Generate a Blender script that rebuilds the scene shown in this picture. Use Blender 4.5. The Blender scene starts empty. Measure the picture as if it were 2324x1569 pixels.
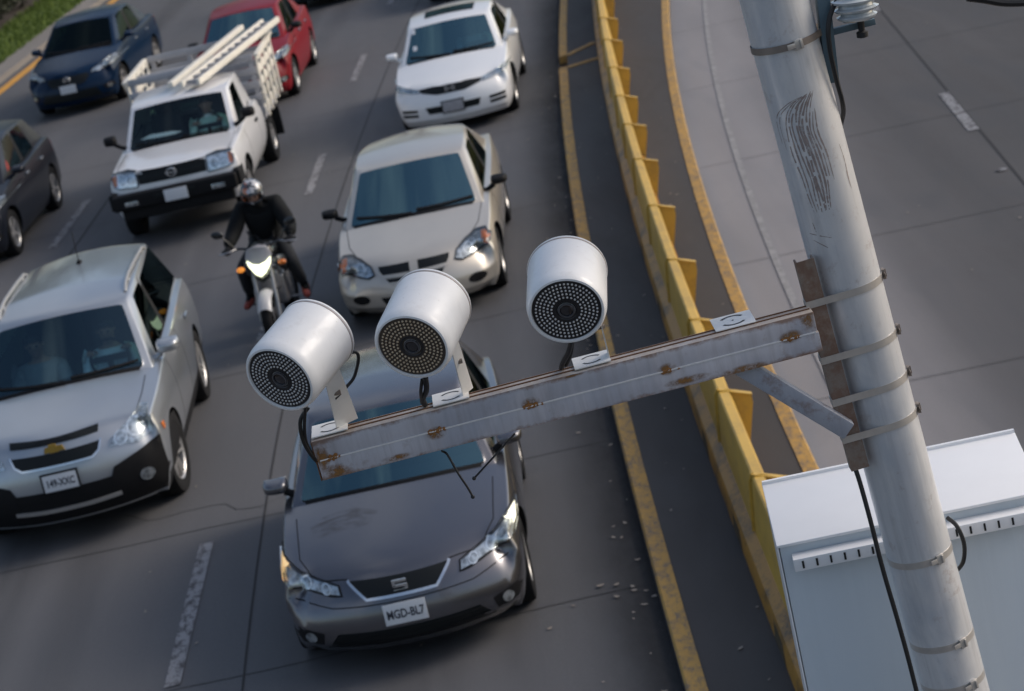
import bpy, bmesh, math, random
from mathutils import Vector, Matrix, noise
from mathutils.bvhtree import BVHTree
random.seed(7)
S = bpy.context.scene
C = S.collection
R = math.radians

# ------------------------------------------------------------------ camera, sky, sun, exposure
PITCH, ROLL, CAMH = R(16.77), R(13.07), 6.67
cd = bpy.data.cameras.new('camera')
cam = bpy.data.objects.new('camera', cd)
C.objects.link(cam)
cd.sensor_width = 36.0
cd.lens = 36.0 * 5363.0 / 2324.0
cd.clip_start, cd.clip_end = 0.1, 900.0
fw = Vector((0, math.cos(PITCH), -math.sin(PITCH)))
rt0 = Vector((1, 0, 0))
up0 = rt0.cross(fw)
upv = up0 * math.cos(ROLL) + rt0 * math.sin(ROLL)
rtv = fw.cross(upv)
cam.matrix_world = Matrix(((rtv.x, upv.x, -fw.x, 0), (rtv.y, upv.y, -fw.y, 0), (rtv.z, upv.z, -fw.z, CAMH), (0, 0, 0, 1)))
cd.dof.use_dof = True
cd.dof.focus_distance = 8.2
cd.dof.aperture_fstop = 5.2
S.camera = cam

SUN_EL, SUN_AZ = R(33), R(80)          # azimuth clockwise from +Y (the view direction)
wd = bpy.data.worlds.new('World')
S.world = wd
wd.use_nodes = True
wn = wd.node_tree
sky = wn.nodes.new('ShaderNodeTexSky')
sky.sky_type = 'NISHITA'
sky.sun_disc = False
sky.sun_elevation = SUN_EL
sky.sun_rotation = SUN_AZ
sky.air_density, sky.dust_density, sky.ozone_density = 1.0, 3.0, 1.2
# broken cloud over the clear sky
wtc = wn.nodes.new('ShaderNodeTexCoord')
wno = wn.nodes.new('ShaderNodeTexNoise')
wno.inputs['Scale'].default_value, wno.inputs['Detail'].default_value, wno.inputs['Roughness'].default_value = 2.2, 6, .6
wn.links.new(wtc.outputs['Generated'], wno.inputs['Vector'])
wra = wn.nodes.new('ShaderNodeValToRGB')
wra.color_ramp.elements[0].position, wra.color_ramp.elements[1].position = .50, .85
wn.links.new(wno.outputs['Fac'], wra.inputs[0])
wmx = wn.nodes.new('ShaderNodeMix')
wmx.data_type = 'RGBA'
wmx.inputs[7].default_value = (5.4, 5.6, 6.0, 1)
wn.links.new(wra.outputs[0], wmx.inputs[0])
wn.links.new(sky.outputs[0], wmx.inputs[6])
wn.links.new(wmx.outputs[2], wn.nodes['Background'].inputs[0])
wn.nodes['Background'].inputs[1].default_value = 0.15
sl = bpy.data.lights.new('sun', 'SUN')
sun = bpy.data.objects.new('sun', sl)
C.objects.link(sun)
sl.energy, sl.angle, sl.color = 1.5, R(24), (1.0, 0.92, 0.83)
sd = Vector((math.sin(SUN_AZ) * math.cos(SUN_EL), math.cos(SUN_AZ) * math.cos(SUN_EL), math.sin(SUN_EL)))
sun.rotation_euler = sd.to_track_quat('Z', 'Y').to_euler()
S.view_settings.view_transform = 'Standard'
S.view_settings.look = 'None'
S.view_settings.exposure = 0.0
S.render.resolution_x, S.render.resolution_y = 1024, 691

# ------------------------------------------------------------------ helpers: objects
def link(name, me, mat=None, parent=None):
    o = bpy.data.objects.new(name, me)
    C.objects.link(o)
    if mat is not None:
        for m in (mat if isinstance(mat, (list, tuple)) else [mat]):
            me.materials.append(m)
    if parent is not None:
        o.parent = parent
    return o

def obj(name, bm, mat=None, parent=None, smooth=40):
    me = bpy.data.meshes.new(name)
    bm.normal_update()
    bm.to_mesh(me)
    bm.free()
    if smooth:
        me.shade_smooth()
        me.set_sharp_from_angle(angle=R(smooth))
    return link(name, me, mat, parent)

def thing(name, label, cat, loc=(0, 0, 0), rotz=0.0, group=None):
    o = bpy.data.objects.new(name, None)
    C.objects.link(o)
    o.location = loc
    o.rotation_euler = (0, 0, rotz)
    o.empty_display_size = 0.3
    return tag(o, label, cat, group)

def tag(o, label, cat, group=None):
    o['label'] = label
    o['category'] = cat
    if group:
        o['group'] = group
    return o

def struct(o, kind='structure'):
    o['kind'] = kind
    return o

def loose(o):
    """every separate piece of a mesh becomes an object of its own under the same parent"""
    me = o.data
    par = list(range(len(me.vertices)))
    def find(a):
        while par[a] != a:
            par[a] = par[par[a]]
            a = par[a]
        return a
    for e in me.edges:
        a, b = find(e.vertices[0]), find(e.vertices[1])
        if a != b:
            par[a] = b
    gr = {}
    for p in me.polygons:
        gr.setdefault(find(p.vertices[0]), []).append(p)
    if len(gr) < 2:
        return [o]
    out = []
    for ps in gr.values():
        mp, vs, fs = {}, [], []
        for p in ps:
            f = []
            for i in p.vertices:
                if i not in mp:
                    mp[i] = len(vs)
                    vs.append(me.vertices[i].co[:])
                f.append(mp[i])
            fs.append(f)
        m = bpy.data.meshes.new(me.name)
        m.from_pydata(vs, [], fs)
        for q, p in zip(m.polygons, ps):
            q.use_smooth = p.use_smooth
            q.material_index = p.material_index
        if ps[0].use_smooth:
            m.set_sharp_from_angle(angle=R(40))
        for mt in me.materials:
            m.materials.append(mt)
        out.append(m)
    nm, pa = o.name.split('.')[0], o.parent
    bpy.data.objects.remove(o)
    return [link(nm, m, None, pa) for m in out]

def copy_tree(o, parent=None):
    c = o.copy()
    C.objects.link(c)
    c.parent = parent
    for ch in o.children:
        copy_tree(ch, c)
    return c

def bm_new():
    return bmesh.new()

def add_box(bm, c, s, M=None, mi=0, taper=None):
    """box centre c, full sizes s; taper=(fx,fy) scales the top"""
    vs = []
    for dz in (-.5, .5):
        for dx, dy in ((-.5, -.5), (.5, -.5), (.5, .5), (-.5, .5)):
            fx, fy = (taper if (taper and dz > 0) else (1, 1))
            v = Vector((c[0] + dx * s[0] * fx, c[1] + dy * s[1] * fy, c[2] + dz * s[2]))
            if M is not None:
                v = M @ v
            vs.append(bm.verts.new(v))
    fs = [(0, 3, 2, 1), (4, 5, 6, 7), (0, 1, 5, 4), (1, 2, 6, 5), (2, 3, 7, 6), (3, 0, 4, 7)]
    out = []
    for f in fs:
        fc = bm.faces.new([vs[i] for i in f])
        fc.material_index = mi
        out.append(fc)
    return vs, out

def frame(d, upish=Vector((0, 0, 1))):
    d = Vector(d).normalized()
    a = upish.cross(d)
    if a.length < 1e-4:
        a = Vector((1, 0, 0)).cross(d)
    a.normalize()
    b = d.cross(a).normalized()
    return d, a, b

def add_tube(bm, pts, r, n=10, cap=True, mi=0):
    """tube through pts; r a number or a list"""
    pts = [Vector(p) for p in pts]
    rs = r if isinstance(r, (list, tuple)) else [r] * len(pts)
    rings = []
    prev_a = None
    for i, p in enumerate(pts):
        d = (pts[min(i + 1, len(pts) - 1)] - pts[max(i - 1, 0)])
        d, a, b = frame(d, prev_a.cross(d) * -1 if False else Vector((0, 0, 1)))
        if prev_a is not None:
            a = prev_a - d * prev_a.dot(d)
            a.normalize()
            b = d.cross(a)
        prev_a = a
        rings.append([bm.verts.new(p + (a * math.cos(2 * math.pi * k / n) + b * math.sin(2 * math.pi * k / n)) * rs[i]) for k in range(n)])
    for i in range(len(rings) - 1):
        for k in range(n):
            f = bm.faces.new((rings[i][k], rings[i][(k + 1) % n], rings[i + 1][(k + 1) % n], rings[i + 1][k]))
            f.material_index = mi
    if cap:
        bm.faces.new(rings[0][::-1]).material_index = mi
        bm.faces.new(rings[-1]).material_index = mi
    return rings

def add_lathe(bm, prof, M, n=32, closed=False, mi=0, caps=True):
    """prof: list of (axial, radius); axis = local Z of M"""
    rings = []
    for z, r in prof:
        rings.append([bm.verts.new(M @ Vector((r * math.cos(2 * math.pi * k / n), r * math.sin(2 * math.pi * k / n), z))) for k in range(n)])
    m = len(rings)
    for i in range(m if closed else m - 1):
        a, b = rings[i], rings[(i + 1) % m]
        for k in range(n):
            f = bm.faces.new((a[k], a[(k + 1) % n], b[(k + 1) % n], b[k]))
            f.material_index = mi
    if caps and not closed:
        bm.faces.new(rings[0][::-1]).material_index = mi
        bm.faces.new(rings[-1]).material_index = mi
    return rings

def smooth_path(pts, n=6):
    """Catmull-Rom through pts"""
    pts = [Vector(p) for p in pts]
    P = [pts[0] * 2 - pts[1]] + pts + [pts[-1] * 2 - pts[-2]]
    out = []
    for i in range(1, len(P) - 2):
        for k in range(n):
            t = k / n
            out.append(0.5 * ((2 * P[i]) + (P[i + 1] - P[i - 1]) * t + (2 * P[i - 1] - 5 * P[i] + 4 * P[i + 1] - P[i + 2]) * t * t + (3 * P[i] - P[i - 1] - 3 * P[i + 1] + P[i + 2]) * t ** 3))
    out.append(P[-2])
    return out

def fix_normals(bm):
    bmesh.ops.recalc_face_normals(bm, faces=bm.faces[:])

def bevel(bm, w, seg=2, ang=35):
    fix_normals(bm)
    bm.normal_update()
    es = [e for e in bm.edges if len(e.link_faces) == 2 and e.calc_face_angle(0) > R(ang)]
    if es:
        bmesh.ops.bevel(bm, geom=es, offset=w, segments=seg, affect='EDGES', profile=0.6, clamp_overlap=True)

def evaluated(o):
    """mesh of o with modifiers applied; removes o"""
    bpy.context.view_layer.update()
    dg = bpy.context.evaluated_depsgraph_get()
    me = bpy.data.meshes.new_from_object(o.evaluated_get(dg))
    old = o.data
    bpy.data.objects.remove(o)
    if old.users == 0:
        (bpy.data.meshes if isinstance(old, bpy.types.Mesh) else bpy.data.curves).remove(old)
    return me

def subsurf_bm(bm, lv=2):
    me = bpy.data.meshes.new('tmp')
    bm.to_mesh(me)
    bm.free()
    o = bpy.data.objects.new('tmp', me)
    C.objects.link(o)
    md = o.modifiers.new('s', 'SUBSURF')
    md.levels = md.render_levels = lv
    return evaluated(o)

def text_bm(txt, size, depth=0.002):
    cu = bpy.data.curves.new('tmp', 'FONT')
    cu.body = txt
    cu.size = size
    cu.extrude = depth
    cu.align_x = 'CENTER'
    cu.align_y = 'CENTER'
    cu.resolution_u = 3
    cu.offset = .0022 if size < .1 else 0
    o = bpy.data.objects.new('tmp', cu)
    C.objects.link(o)
    me = evaluated(o)
    bm = bmesh.new()
    bm.from_mesh(me)
    bpy.data.meshes.remove(me)
    return bm

def skin_mesh(pts, edges, rad, root=0, lv=2):
    me = bpy.data.meshes.new('tmp')
    me.from_pydata([tuple(p) for p in pts], edges, [])
    o = bpy.data.objects.new('tmp', me)
    C.objects.link(o)
    o.modifiers.new('k', 'SKIN')
    for i, v in enumerate(me.skin_vertices[0].data):
        r = rad[i]
        v.radius = r if isinstance(r, tuple) else (r, r)
        v.use_root = (i == root)
    md = o.modifiers.new('s', 'SUBSURF')
    md.levels = md.render_levels = lv
    out = evaluated(o)
    out.shade_smooth()
    return out

def xform(bm, M):
    bmesh.ops.transform(bm, matrix=M, verts=bm.verts[:])
    return bm

# ------------------------------------------------------------------ helpers: materials
class NT:
    def __init__(self, name):
        self.m = bpy.data.materials.new(name)
        self.m.use_nodes = True
        self.t = self.m.node_tree
        self.b = self.t.nodes['Principled BSDF']
        self.out = self.t.nodes['Material Output']
        self._tc = None
    def n(self, typ, **kw):
        x = self.t.nodes.new('ShaderNode' + typ)
        for k, v in kw.items():
            setattr(x, k, v)
        return x
    def l(self, a, b):
        self.t.links.new(a, b)
    def tc(self, scale=(1, 1, 1)):
        if self._tc is None:
            self._tc = self.n('TexCoord')
        mp = self.n('Mapping')
        mp.inputs['Scale'].default_value = scale
        self.l(self._tc.outputs['Object'], mp.inputs[0])
        return mp.outputs[0]
    def noise(self, sc=5, det=4, rough=.6, scale=(1, 1, 1), dist=0):
        x = self.n('TexNoise')
        x.inputs['Scale'].default_value = sc
        x.inputs['Detail'].default_value = det
        x.inputs['Roughness'].default_value = rough
        x.inputs['Distortion'].default_value = dist
        self.l(self.tc(scale), x.inputs['Vector'])
        return x.outputs['Fac']
    def ramp(self, src, stops):
        x = self.n('ValToRGB')
        e = x.color_ramp.elements
        while len(e) < len(stops):
            e.new(0.5)
        for i, (p, c) in enumerate(stops):
            e[i].position = p
            e[i].color = (c, c, c, 1) if isinstance(c, (int, float)) else (*c, 1)
        self.l(src, x.inputs[0])
        return x.outputs[0]
    def mix(self, fac, a, b, mode='MIX'):
        x = self.n('Mix', data_type='RGBA', blend_type=mode)
        for i, v in ((0, fac), (6, a), (7, b)):
            if isinstance(v, (int, float)):
                x.inputs[i].default_value = v
            elif isinstance(v, tuple):
                x.inputs[i].default_value = (*v, 1)
            else:
                self.l(v, x.inputs[i])
        return x.outputs[2]
    def math(self, op, a, b=None):
        x = self.n('Math', operation=op)
        for i, v in ((0, a), (1, b)):
            if v is None:
                continue
            if isinstance(v, (int, float)):
                x.inputs[i].default_value = v
            else:
                self.l(v, x.inputs[i])
        return x.outputs[0]
    def base(self, c):
        if isinstance(c, tuple):
            self.b.inputs['Base Color'].default_value = (*c, 1)
        else:
            self.l(c, self.b.inputs['Base Color'])
    def set(self, **kw):
        for k, v in kw.items():
            i = self.b.inputs[k.replace('_', ' ')]
            if isinstance(v, (int, float, tuple)):
                i.default_value = v
            else:
                self.l(v, i)
    def bump(self, h, st=.3, d=.01):
        x = self.n('Bump')
        x.inputs['Strength'].default_value = st
        x.inputs['Distance'].default_value = d
        self.l(h, x.inputs['Height'])
        self.l(x.outputs[0], self.b.inputs['Normal'])

def mat_plain(name, col, rough=.5, metal=0.0, var=.12, sc=14, coat=0.0, spec=.5):
    t = NT(name)
    f = t.noise(sc, 4)
    dark = tuple(c * (1 - var) for c in col)
    lite = tuple(min(1, c * (1 + var)) for c in col)
    t.base(t.mix(f, dark, lite))
    t.set(Roughness=rough, Metallic=metal, Coat_Weight=coat, Specular_IOR_Level=spec)
    return t.m

def mat_paint(name, col, metal=.0, rough=.35, dust=(.16, .15, .14), dustamt=.22, spec=.5, coat=1.0):
    """car paint with a clear coat and a film of road dust gathering in streaks"""
    t = NT(name)
    f = t.noise(3.0, 5, .65, (1, 1, 1), .4)
    g = t.noise(40, 3, .6)
    d = t.math('MULTIPLY', t.ramp(f, [(.42, 0.0), (.75, 1.0)]), dustamt)
    d2 = t.math('ADD', d, t.math('MULTIPLY', g, dustamt * .25))
    t.base(t.mix(d2, col, dust))
    t.set(Metallic=metal, Roughness=rough, Coat_Weight=coat, Specular_IOR_Level=spec, Coat_Roughness=t.math('ADD', t.math('MULTIPLY', d2, .5), .06))
    return t.m

def mat_glass(name, tint=(.35, .46, .46), refl=1.0, rough=.015, f0=.06, refl_tint=(1, 1, 1)):
    """thin tinted pane: clear mirror reflection over a see-through tint"""
    t = NT(name)
    t.t.nodes.remove(t.b)
    lw = t.n('LayerWeight')
    lw.inputs['Blend'].default_value = .25
    fac = t.math('ADD', t.math('MULTIPLY', lw.outputs['Fresnel'], refl), f0)
    gl = t.n('BsdfGlossy')
    gl.inputs['Roughness'].default_value = rough
    gl.inputs['Color'].default_value = (*refl_tint, 1)
    tr = t.n('BsdfTransparent')
    tr.inputs[0].default_value = (*tint, 1)
    mx = t.n('MixShader')
    t.l(fac, mx.inputs[0])
    t.l(tr.outputs[0], mx.inputs[1])
    t.l(gl.outputs[0], mx.inputs[2])
    t.l(mx.outputs[0], t.out.inputs[0])
    return t.m

def mat_emit(name, col, st):
    t = NT(name)
    t.base(col)
    t.set(Emission_Color=(*col, 1), Emission_Strength=st, Roughness=.2)
    return t.m

# ------------------------------------------------------------------ ground, carriageways, median
def poly(c):
    return lambda y: sum(k * y ** (len(c) - 1 - i) for i, k in enumerate(c))
def ext(fn, y0=45.0):
    """beyond y0 go on along a gentler arc"""
    def g(y):
        if y <= y0:
            return fn(y)
        s = (fn(y0) - fn(y0 - .5)) / .5
        return fn(y0) + s * (y - y0) + .0012 * (y - y0) ** 2
    return g
kl_o = ext(poly((0.001457, -0.022696, 0.617487)))
kl_i = ext(lambda y: poly((0.001457, -0.022696, 0.617487))(y) + .135)
kr_o = ext(poly((0.00224, -0.045781, 2.20538)))
kr_i = ext(lambda y: poly((0.00224, -0.045781, 2.20538))(y) - .125)
bar_l = ext(poly((0.001367, -0.019752, 1.243651)))
dash_c = ext(poly((0.001272, -0.011669, -3.070271)))
dash_l = ext(lambda y: poly((0.001272, -0.011669, -3.070271))(y) - 3.60)
kerb_l = lambda y: 0.1166 * y - 14.60 if y > 46 else 0.1166 * 46 - 14.60 + (.085 * (y - 46))
yel_l = lambda y: kerb_l(y) + .30

def strip(bm, fa, fb, y0, y1, z, step=1.0, mi=0, za=None, zb=None):
    n = max(1, int(round((y1 - y0) / step)))
    prev = None
    for i in range(n + 1):
        y = y0 + (y1 - y0) * i / n
        a = bm.verts.new((fa(y), y, z if za is None else za))
        b = bm.verts.new((fb(y), y, z if zb is None else zb))
        if prev:
            bm.faces.new((prev[0], prev[1], b, a)).material_index = mi
        prev = (a, b)

def mat_asphalt(name, col, var=.25, grain=.5, warm=(1.0, .97, .94), stain=.55):
    t = NT(name)
    big = t.noise(.22, 4, .55, (1, .45, 1))  # broad patches: soft shade on the road put into its colour
    mid = t.noise(1.6, 5, .65, (1, .25, 1), .6)
    fine = t.noise(42, 4, .8)
    trk = t.noise(1.5, 3, .55, (1, .02, 1))
    lo = tuple(c * (1 - var) for c in col)
    hi = tuple(min(1, c * (1 + var) * w) for c, w in zip(col, warm))
    c = t.mix(t.ramp(big, [(.35, 0), (.65, 1)]), lo, hi)
    c = t.mix(t.ramp(mid, [(.52, 0.0), (.72, stain)]), c, tuple(k * .62 for k in col))
    c = t.mix(t.ramp(trk, [(.35, .42), (.62, 0)]), c, tuple(k * .55 for k in col))
    c = t.mix(t.math('MULTIPLY', fine, grain), c, tuple(min(1, k * 1.9) for k in col))
    t.base(c)
    t.set(Roughness=t.ramp(mid, [(.3, .80), (.8, .6)]), Specular_IOR_Level=.35)
    t.bump(fine, .25, .004)
    return t.m

M_road = mat_asphalt('road_concrete', (.080, .0805, .085), var=.20, warm=(1.04, 1.0, .98), grain=.75)
M_road_r = mat_asphalt('road_right', (.062, .060, .061), var=.18, grain=.3)
M_band = mat_asphalt('shoulder_concrete', (.34, .325, .32), var=.16, grain=.12, stain=.3)
M_median = mat_asphalt('median_asphalt', (.054, .050, .049), var=.2, grain=.25)
M_joint = mat_plain('joint_tar', (.022, .021, .022), .8)
M_soil = mat_plain('soil', (.05, .036, .026), .95, var=.5, sc=3)

def mat_worn(name, col, under, amount=.5, sc=7, edge=.10):
    """traffic paint worn through to what lies under it"""
    t = NT(name)
    a = t.noise(sc, 6, .72, (1, .5, 1), .3)
    b = t.noise(70, 2, .6)
    w = t.ramp(t.math('ADD', a, t.math('MULTIPLY', b, .25)), [(amount, 0), (amount + edge, 1)])
    v = t.noise(2.2, 3)
    c = t.mix(v, tuple(k * .8 for k in col), tuple(min(1, k * 1.15) for k in col))
    t.base(t.mix(w, c, under))
    t.set(Roughness=.75)
    return t.m
M_yel_kerb = mat_worn('kerb_yellow', (.45, .265, .065), (.17, .13, .09), .57, 16, .2)
M_white_mark = mat_worn('lane_white', (.26, .26, .27), (.06, .056, .06), .58, 14, .16)
M_white_worn = mat_worn('edge_white', (.36, .35, .35), (.22, .215, .215), .42, 9, .3)
M_yel_mark = mat_worn('edge_yellow', (.60, .30, .05), (.15, .12, .10), .74, 8)
M_kerb_grey = mat_asphalt('kerb_concrete', (.24, .22, .20), var=.2, grain=.12)
M_kerb_face = mat_asphalt('kerb_face', (.055, .052, .055), var=.3, grain=.1)

bm = bm_new()
for x0, x1, y0, y1 in ((-260, 260, -120, 420),):
    v = [bm.verts.new(p) for p in ((x0, y0, -.03), (x1, y0, -.03), (x1, y1, -.03), (x0, y1, -.03))]
    bm.faces.new(v)
struct(obj('ground', bm, M_soil, smooth=0))

bm = bm_new(); strip(bm, kerb_l, kl_o, -6, 120, 0)
struct(obj('road', bm, M_road, smooth=0))
bm = bm_new()
wl_ = bm.verts.layers.float.new('fade')
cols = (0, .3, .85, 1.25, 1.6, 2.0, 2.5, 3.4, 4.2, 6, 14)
lit_ = (1, 1, .95, .62, .30, .13, .05, .02, .0, .0, 0)  # brighter light along the median kerb, painted into the road colour
pv = None
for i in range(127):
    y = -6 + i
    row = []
    for c_, w_ in zip(cols, lit_):
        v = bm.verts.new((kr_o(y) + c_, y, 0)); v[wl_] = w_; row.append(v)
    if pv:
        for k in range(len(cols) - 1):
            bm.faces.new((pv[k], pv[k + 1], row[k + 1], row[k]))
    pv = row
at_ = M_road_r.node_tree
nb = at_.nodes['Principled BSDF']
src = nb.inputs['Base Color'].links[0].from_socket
na = at_.nodes.new('ShaderNodeAttribute'); na.attribute_name = 'fade'
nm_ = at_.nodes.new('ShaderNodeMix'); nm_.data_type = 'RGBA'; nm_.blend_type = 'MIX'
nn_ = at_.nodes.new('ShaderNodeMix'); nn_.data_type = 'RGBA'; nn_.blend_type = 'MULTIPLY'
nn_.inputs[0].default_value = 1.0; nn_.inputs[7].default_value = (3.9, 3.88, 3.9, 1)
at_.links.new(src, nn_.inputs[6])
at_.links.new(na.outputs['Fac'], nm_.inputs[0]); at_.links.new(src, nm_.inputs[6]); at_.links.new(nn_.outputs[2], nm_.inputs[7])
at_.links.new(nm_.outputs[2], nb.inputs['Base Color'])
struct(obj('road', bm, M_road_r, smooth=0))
# median: a raised slab between two painted kerbs
bm = bm_new(); strip(bm, kl_i, kr_i, -6, 120, .092)
struct(obj('median', bm, M_median, smooth=0))
def kerb_run(name, fo, fi, ya, yb, mats, h=.10):
    bm = bm_new()
    strip(bm, fo, fo, ya, yb, 0, mi=1, za=-.02, zb=h - .015)
    strip(bm, fo, lambda y: fo(y) + (fi(y) - fo(y)) * .12, ya, yb, 0, mi=0, za=h - .015, zb=h)
    strip(bm, lambda y: fo(y) + (fi(y) - fo(y)) * .12, fi, ya, yb, h, mi=0)
    strip(bm, fi, fi, ya, yb, 0, mi=1, za=h, zb=.08)
    for y in (ya, yb):
        a, b = fo(y), fi(y)
        vs = [bm.verts.new(p) for p in ((a, y, -.02), (b, y, -.02), (b, y, h), (a, y, h - .015))]
        bm.faces.new(vs)
    fix_normals(bm)
    return struct(obj(name, bm, mats, smooth=0))
kerb_run('kerb', kl_o, kl_i, -6, 35.45, [M_yel_kerb, M_kerb_face])
kerb_run('kerb', kl_o, kl_i, 36.35, 120, [M_yel_kerb, M_kerb_face])
kerb_run('kerb', kr_o, kr_i, -6, 120, [M_yel_kerb, M_kerb_face])
# drain gap in the kerb with slanting yellow cheeks
bm = bm_new()
for ya, yb, xa, xb in ((36.35, 36.95, kl_i(36.3), 2.35), (35.35, 35.6, kl_i(35.4), 2.38)):
    add_box(bm, (0, 0, 0), (1, .13, .10), Matrix.Translation(((xa + xb) / 2, (ya + yb) / 2, .055)) @ Matrix.Rotation(math.atan2(yb - ya, xb - xa), 4, 'Z') @ Matrix.Diagonal((math.hypot(xb - xa, yb - ya), 1, 1, 1)))
struct(obj('kerb_drain', bm, [M_yel_kerb], smooth=0))

# far-left pavement, kerb and grass verge
bm = bm_new(); strip(bm, lambda y: kerb_l(y) - .55, kerb_l, -6, 120, .12)
strip(bm, kerb_l, kerb_l, -6, 120, 0, za=.12, zb=-.02)
fix_normals(bm)
struct(obj('kerb', bm, M_kerb_grey, smooth=0))
def mat_grass():
    t = NT('grass')
    f = t.noise(2.5, 5, .7); g = t.noise(30, 3)
    c = t.mix(f, (.045, .085, .008), (.11, .17, .018))
    t.base(t.mix(t.math('MULTIPLY', g, .5), c, (.13, .16, .03)))
    t.set(Roughness=.9)
    return t.m
M_grass = mat_grass()
bm = bm_new(); strip(bm, lambda y: kerb_l(y) - 2.0, lambda y: kerb_l(y) - .55, 30, 120, .11)
struct(obj('grass_verge', bm, M_grass, smooth=0))
bm = bm_new()
rg = random.Random(3)
for _ in range(9000):
    y = rg.uniform(44, 68)
    x = kerb_l(y) - .5 - rg.random() * 1.7
    h, w, a = rg.uniform(.04, .13), rg.uniform(.012, .03), rg.uniform(0, 6.3)
    lx, ly = rg.uniform(-.06, .06), rg.uniform(-.06, .06)
    p = [bm.verts.new(q) for q in ((x - w * math.cos(a), y - w * math.sin(a), .1), (x + w * math.cos(a), y + w * math.sin(a), .1), (x + lx, y + ly, .1 + h))]
    bm.faces.new(p)
tag(struct(obj('grass', bm, M_grass, smooth=0), 'stuff'), 'short bright green grass on the verge at upper left', 'grass')

# painted lines
def line_obj(name, fc, w, y0, y1, mat, z=.008):
    bm = bm_new(); strip(bm, lambda y: fc(y) - w / 2, lambda y: fc(y) + w / 2, y0, y1, z, step=.5)
    return struct(obj(name, bm, mat, smooth=0))
for a, b in ((15.75, 18.55), (23.6, 26.0), (31.1, 33.55), (39.0, 41.45), (46.6, 49.0), (54.2, 56.6)):
    line_obj('lane_marking', dash_c, .12, a, b, M_white_mark)
for a, b in ((16.2, 18.6), (23.9, 26.3), (31.45, 34.2), (39.2, 41.6), (47.0, 49.4), (54.6, 57.0)):
    line_obj('lane_marking', dash_l, .12, a, b, M_white_mark)
line_obj('edge_line', yel_l, .22, 20, 110, M_yel_mark)
rw = lambda y: kr_o(y) + .42 + .008 * (y - 18)
line_obj('edge_line', rw, .07, -4, 60, M_white_worn, .010)
r_lane = lambda y: .08128 * y + 3.632
line_obj('lane_marking', lambda y: r_lane(y) - .05, .13, 26.3, 28.45, M_white_mark)
line_obj('lane_marking', lambda y: r_lane(y) - .05, .13, 34.6, 37.0, M_white_mark)
bm = bm_new(); bmesh.ops.create_circle(bm, cap_ends=True, segments=16, radius=.06, matrix=Matrix.Translation((5.52, 24.35, .012)))
struct(obj('road_stud', bm, M_white_mark, smooth=0))
# slab joints
bm = bm_new()
seam1 = ext(poly((0.002894, -0.089953, -1.704783)), 28)
strip(bm, lambda y: seam1(y) - .009, lambda y: seam1(y) + .009, -4, 70, .004)
strip(bm, lambda y: dash_l(y) + .35, lambda y: dash_l(y) + .375, -4, 70, .004)
strip(bm, lambda y: r_lane(y) - .0, lambda y: r_lane(y) + .03, -4, 70, .004)
for y0, k in ((15.62, 0), (18.8, -.02), (23.3, 0), (27.6, .01), (32.2, 0), (36.6, 0), (41, .01), (46, 0), (51, 0), (57, 0)):
    n = 24
    pv = None
    for i in range(n + 1):
        x = -9.6 + (kl_o(y0) + 9.5) * i / n
        y = y0 + .012 * math.sin(i * 1.7) + k * x - .02 * x
        q = [bm.verts.new((x, y - .005, .0045)), bm.verts.new((x, y + .005, .0045))]
        if pv:
            bm.faces.new((pv[0], q[0], q[1], pv[1]))
        pv = q
for y0 in (14, 18.6, 23.1, 27.5, 32.1, 36.6, 41):
    vs = [bm.verts.new(p) for p in ((kr_o(y0) + .03, y0, .009), (kr_o(y0) + 13, y0 - .9, .009), (kr_o(y0) + 13, y0 - .888, .009), (kr_o(y0) + .03, y0 + .010, .009))]
    bm.faces.new(vs)
struct(obj('pavement_joint', bm, M_joint, smooth=0))
# gutter dirt beside the median kerb and leaf litter
def mat_dirt():
    t = NT('gutter_dirt')
    dn_ = t.n('Attribute', attribute_name='fade')
    f = t.noise(1.3, 6, .7, (1, .3, 1)); g = t.noise(30, 4)
    t.base(t.mix(g, (.016, .016, .017), (.032, .030, .029)))
    t.set(Roughness=.95, Alpha=t.math('MULTIPLY', t.ramp(f, [(.25, .45), (.70, 1.0)]), dn_.outputs['Fac']))
    return t.m
bm = bm_new()
wl_ = bm.verts.layers.float.new('fade')
pv = None
for i in range(133):
    y = -4 + i * .5
    row = []
    for c_, w_ in ((0, 1), (.08, .9), (.2, .62), (.36, .34), (.56, .12), (.85, 0)):
        v = bm.verts.new((kl_o(y) - .005 - c_, y, .006)); v[wl_] = w_; row.append(v)
    if pv:
        for k in range(5):
            bm.faces.new((pv[k], pv[k + 1], row[k + 1], row[k]))
    pv = row
struct(obj('gutter', bm, mat_dirt(), smooth=0))
t = NT('oil_stain')
da_ = t.n('Attribute', attribute_name='fade')
t.base((.018, .017, .017))
t.set(Roughness=.5, Alpha=t.math('MULTIPLY', t.ramp(t.noise(1.1, 5, .65, (1, .12, 1), .4), [(.34, .1), (.72, 1)]), da_.outputs['Fac']))
M_oil = t.m
bm = bm_new()
wl_ = bm.verts.layers.float.new('fade')
for off, wd_, am in ((1.75, .42, .42), (1.02, .30, .22), (2.5, .30, .22), (5.35, .42, .42), (4.6, .3, .22), (6.1, .3, .22), (9.4, .5, .35)):
    pv = None
    for i in range(64):
        y = 8 + i
        row = []
        for c_, w_ in ((-1, 0), (-.5, .7), (0, 1), (.5, .7), (1, 0)):
            v = bm.verts.new((kl_o(y) - off + c_ * wd_, y, .003)); v[wl_] = w_ * am * .7; row.append(v)
        if pv:
            for k in range(4):
                bm.faces.new((pv[k], pv[k + 1], row[k + 1], row[k]))
        pv = row
struct(obj('road_stain', bm, M_oil, smooth=0))
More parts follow.
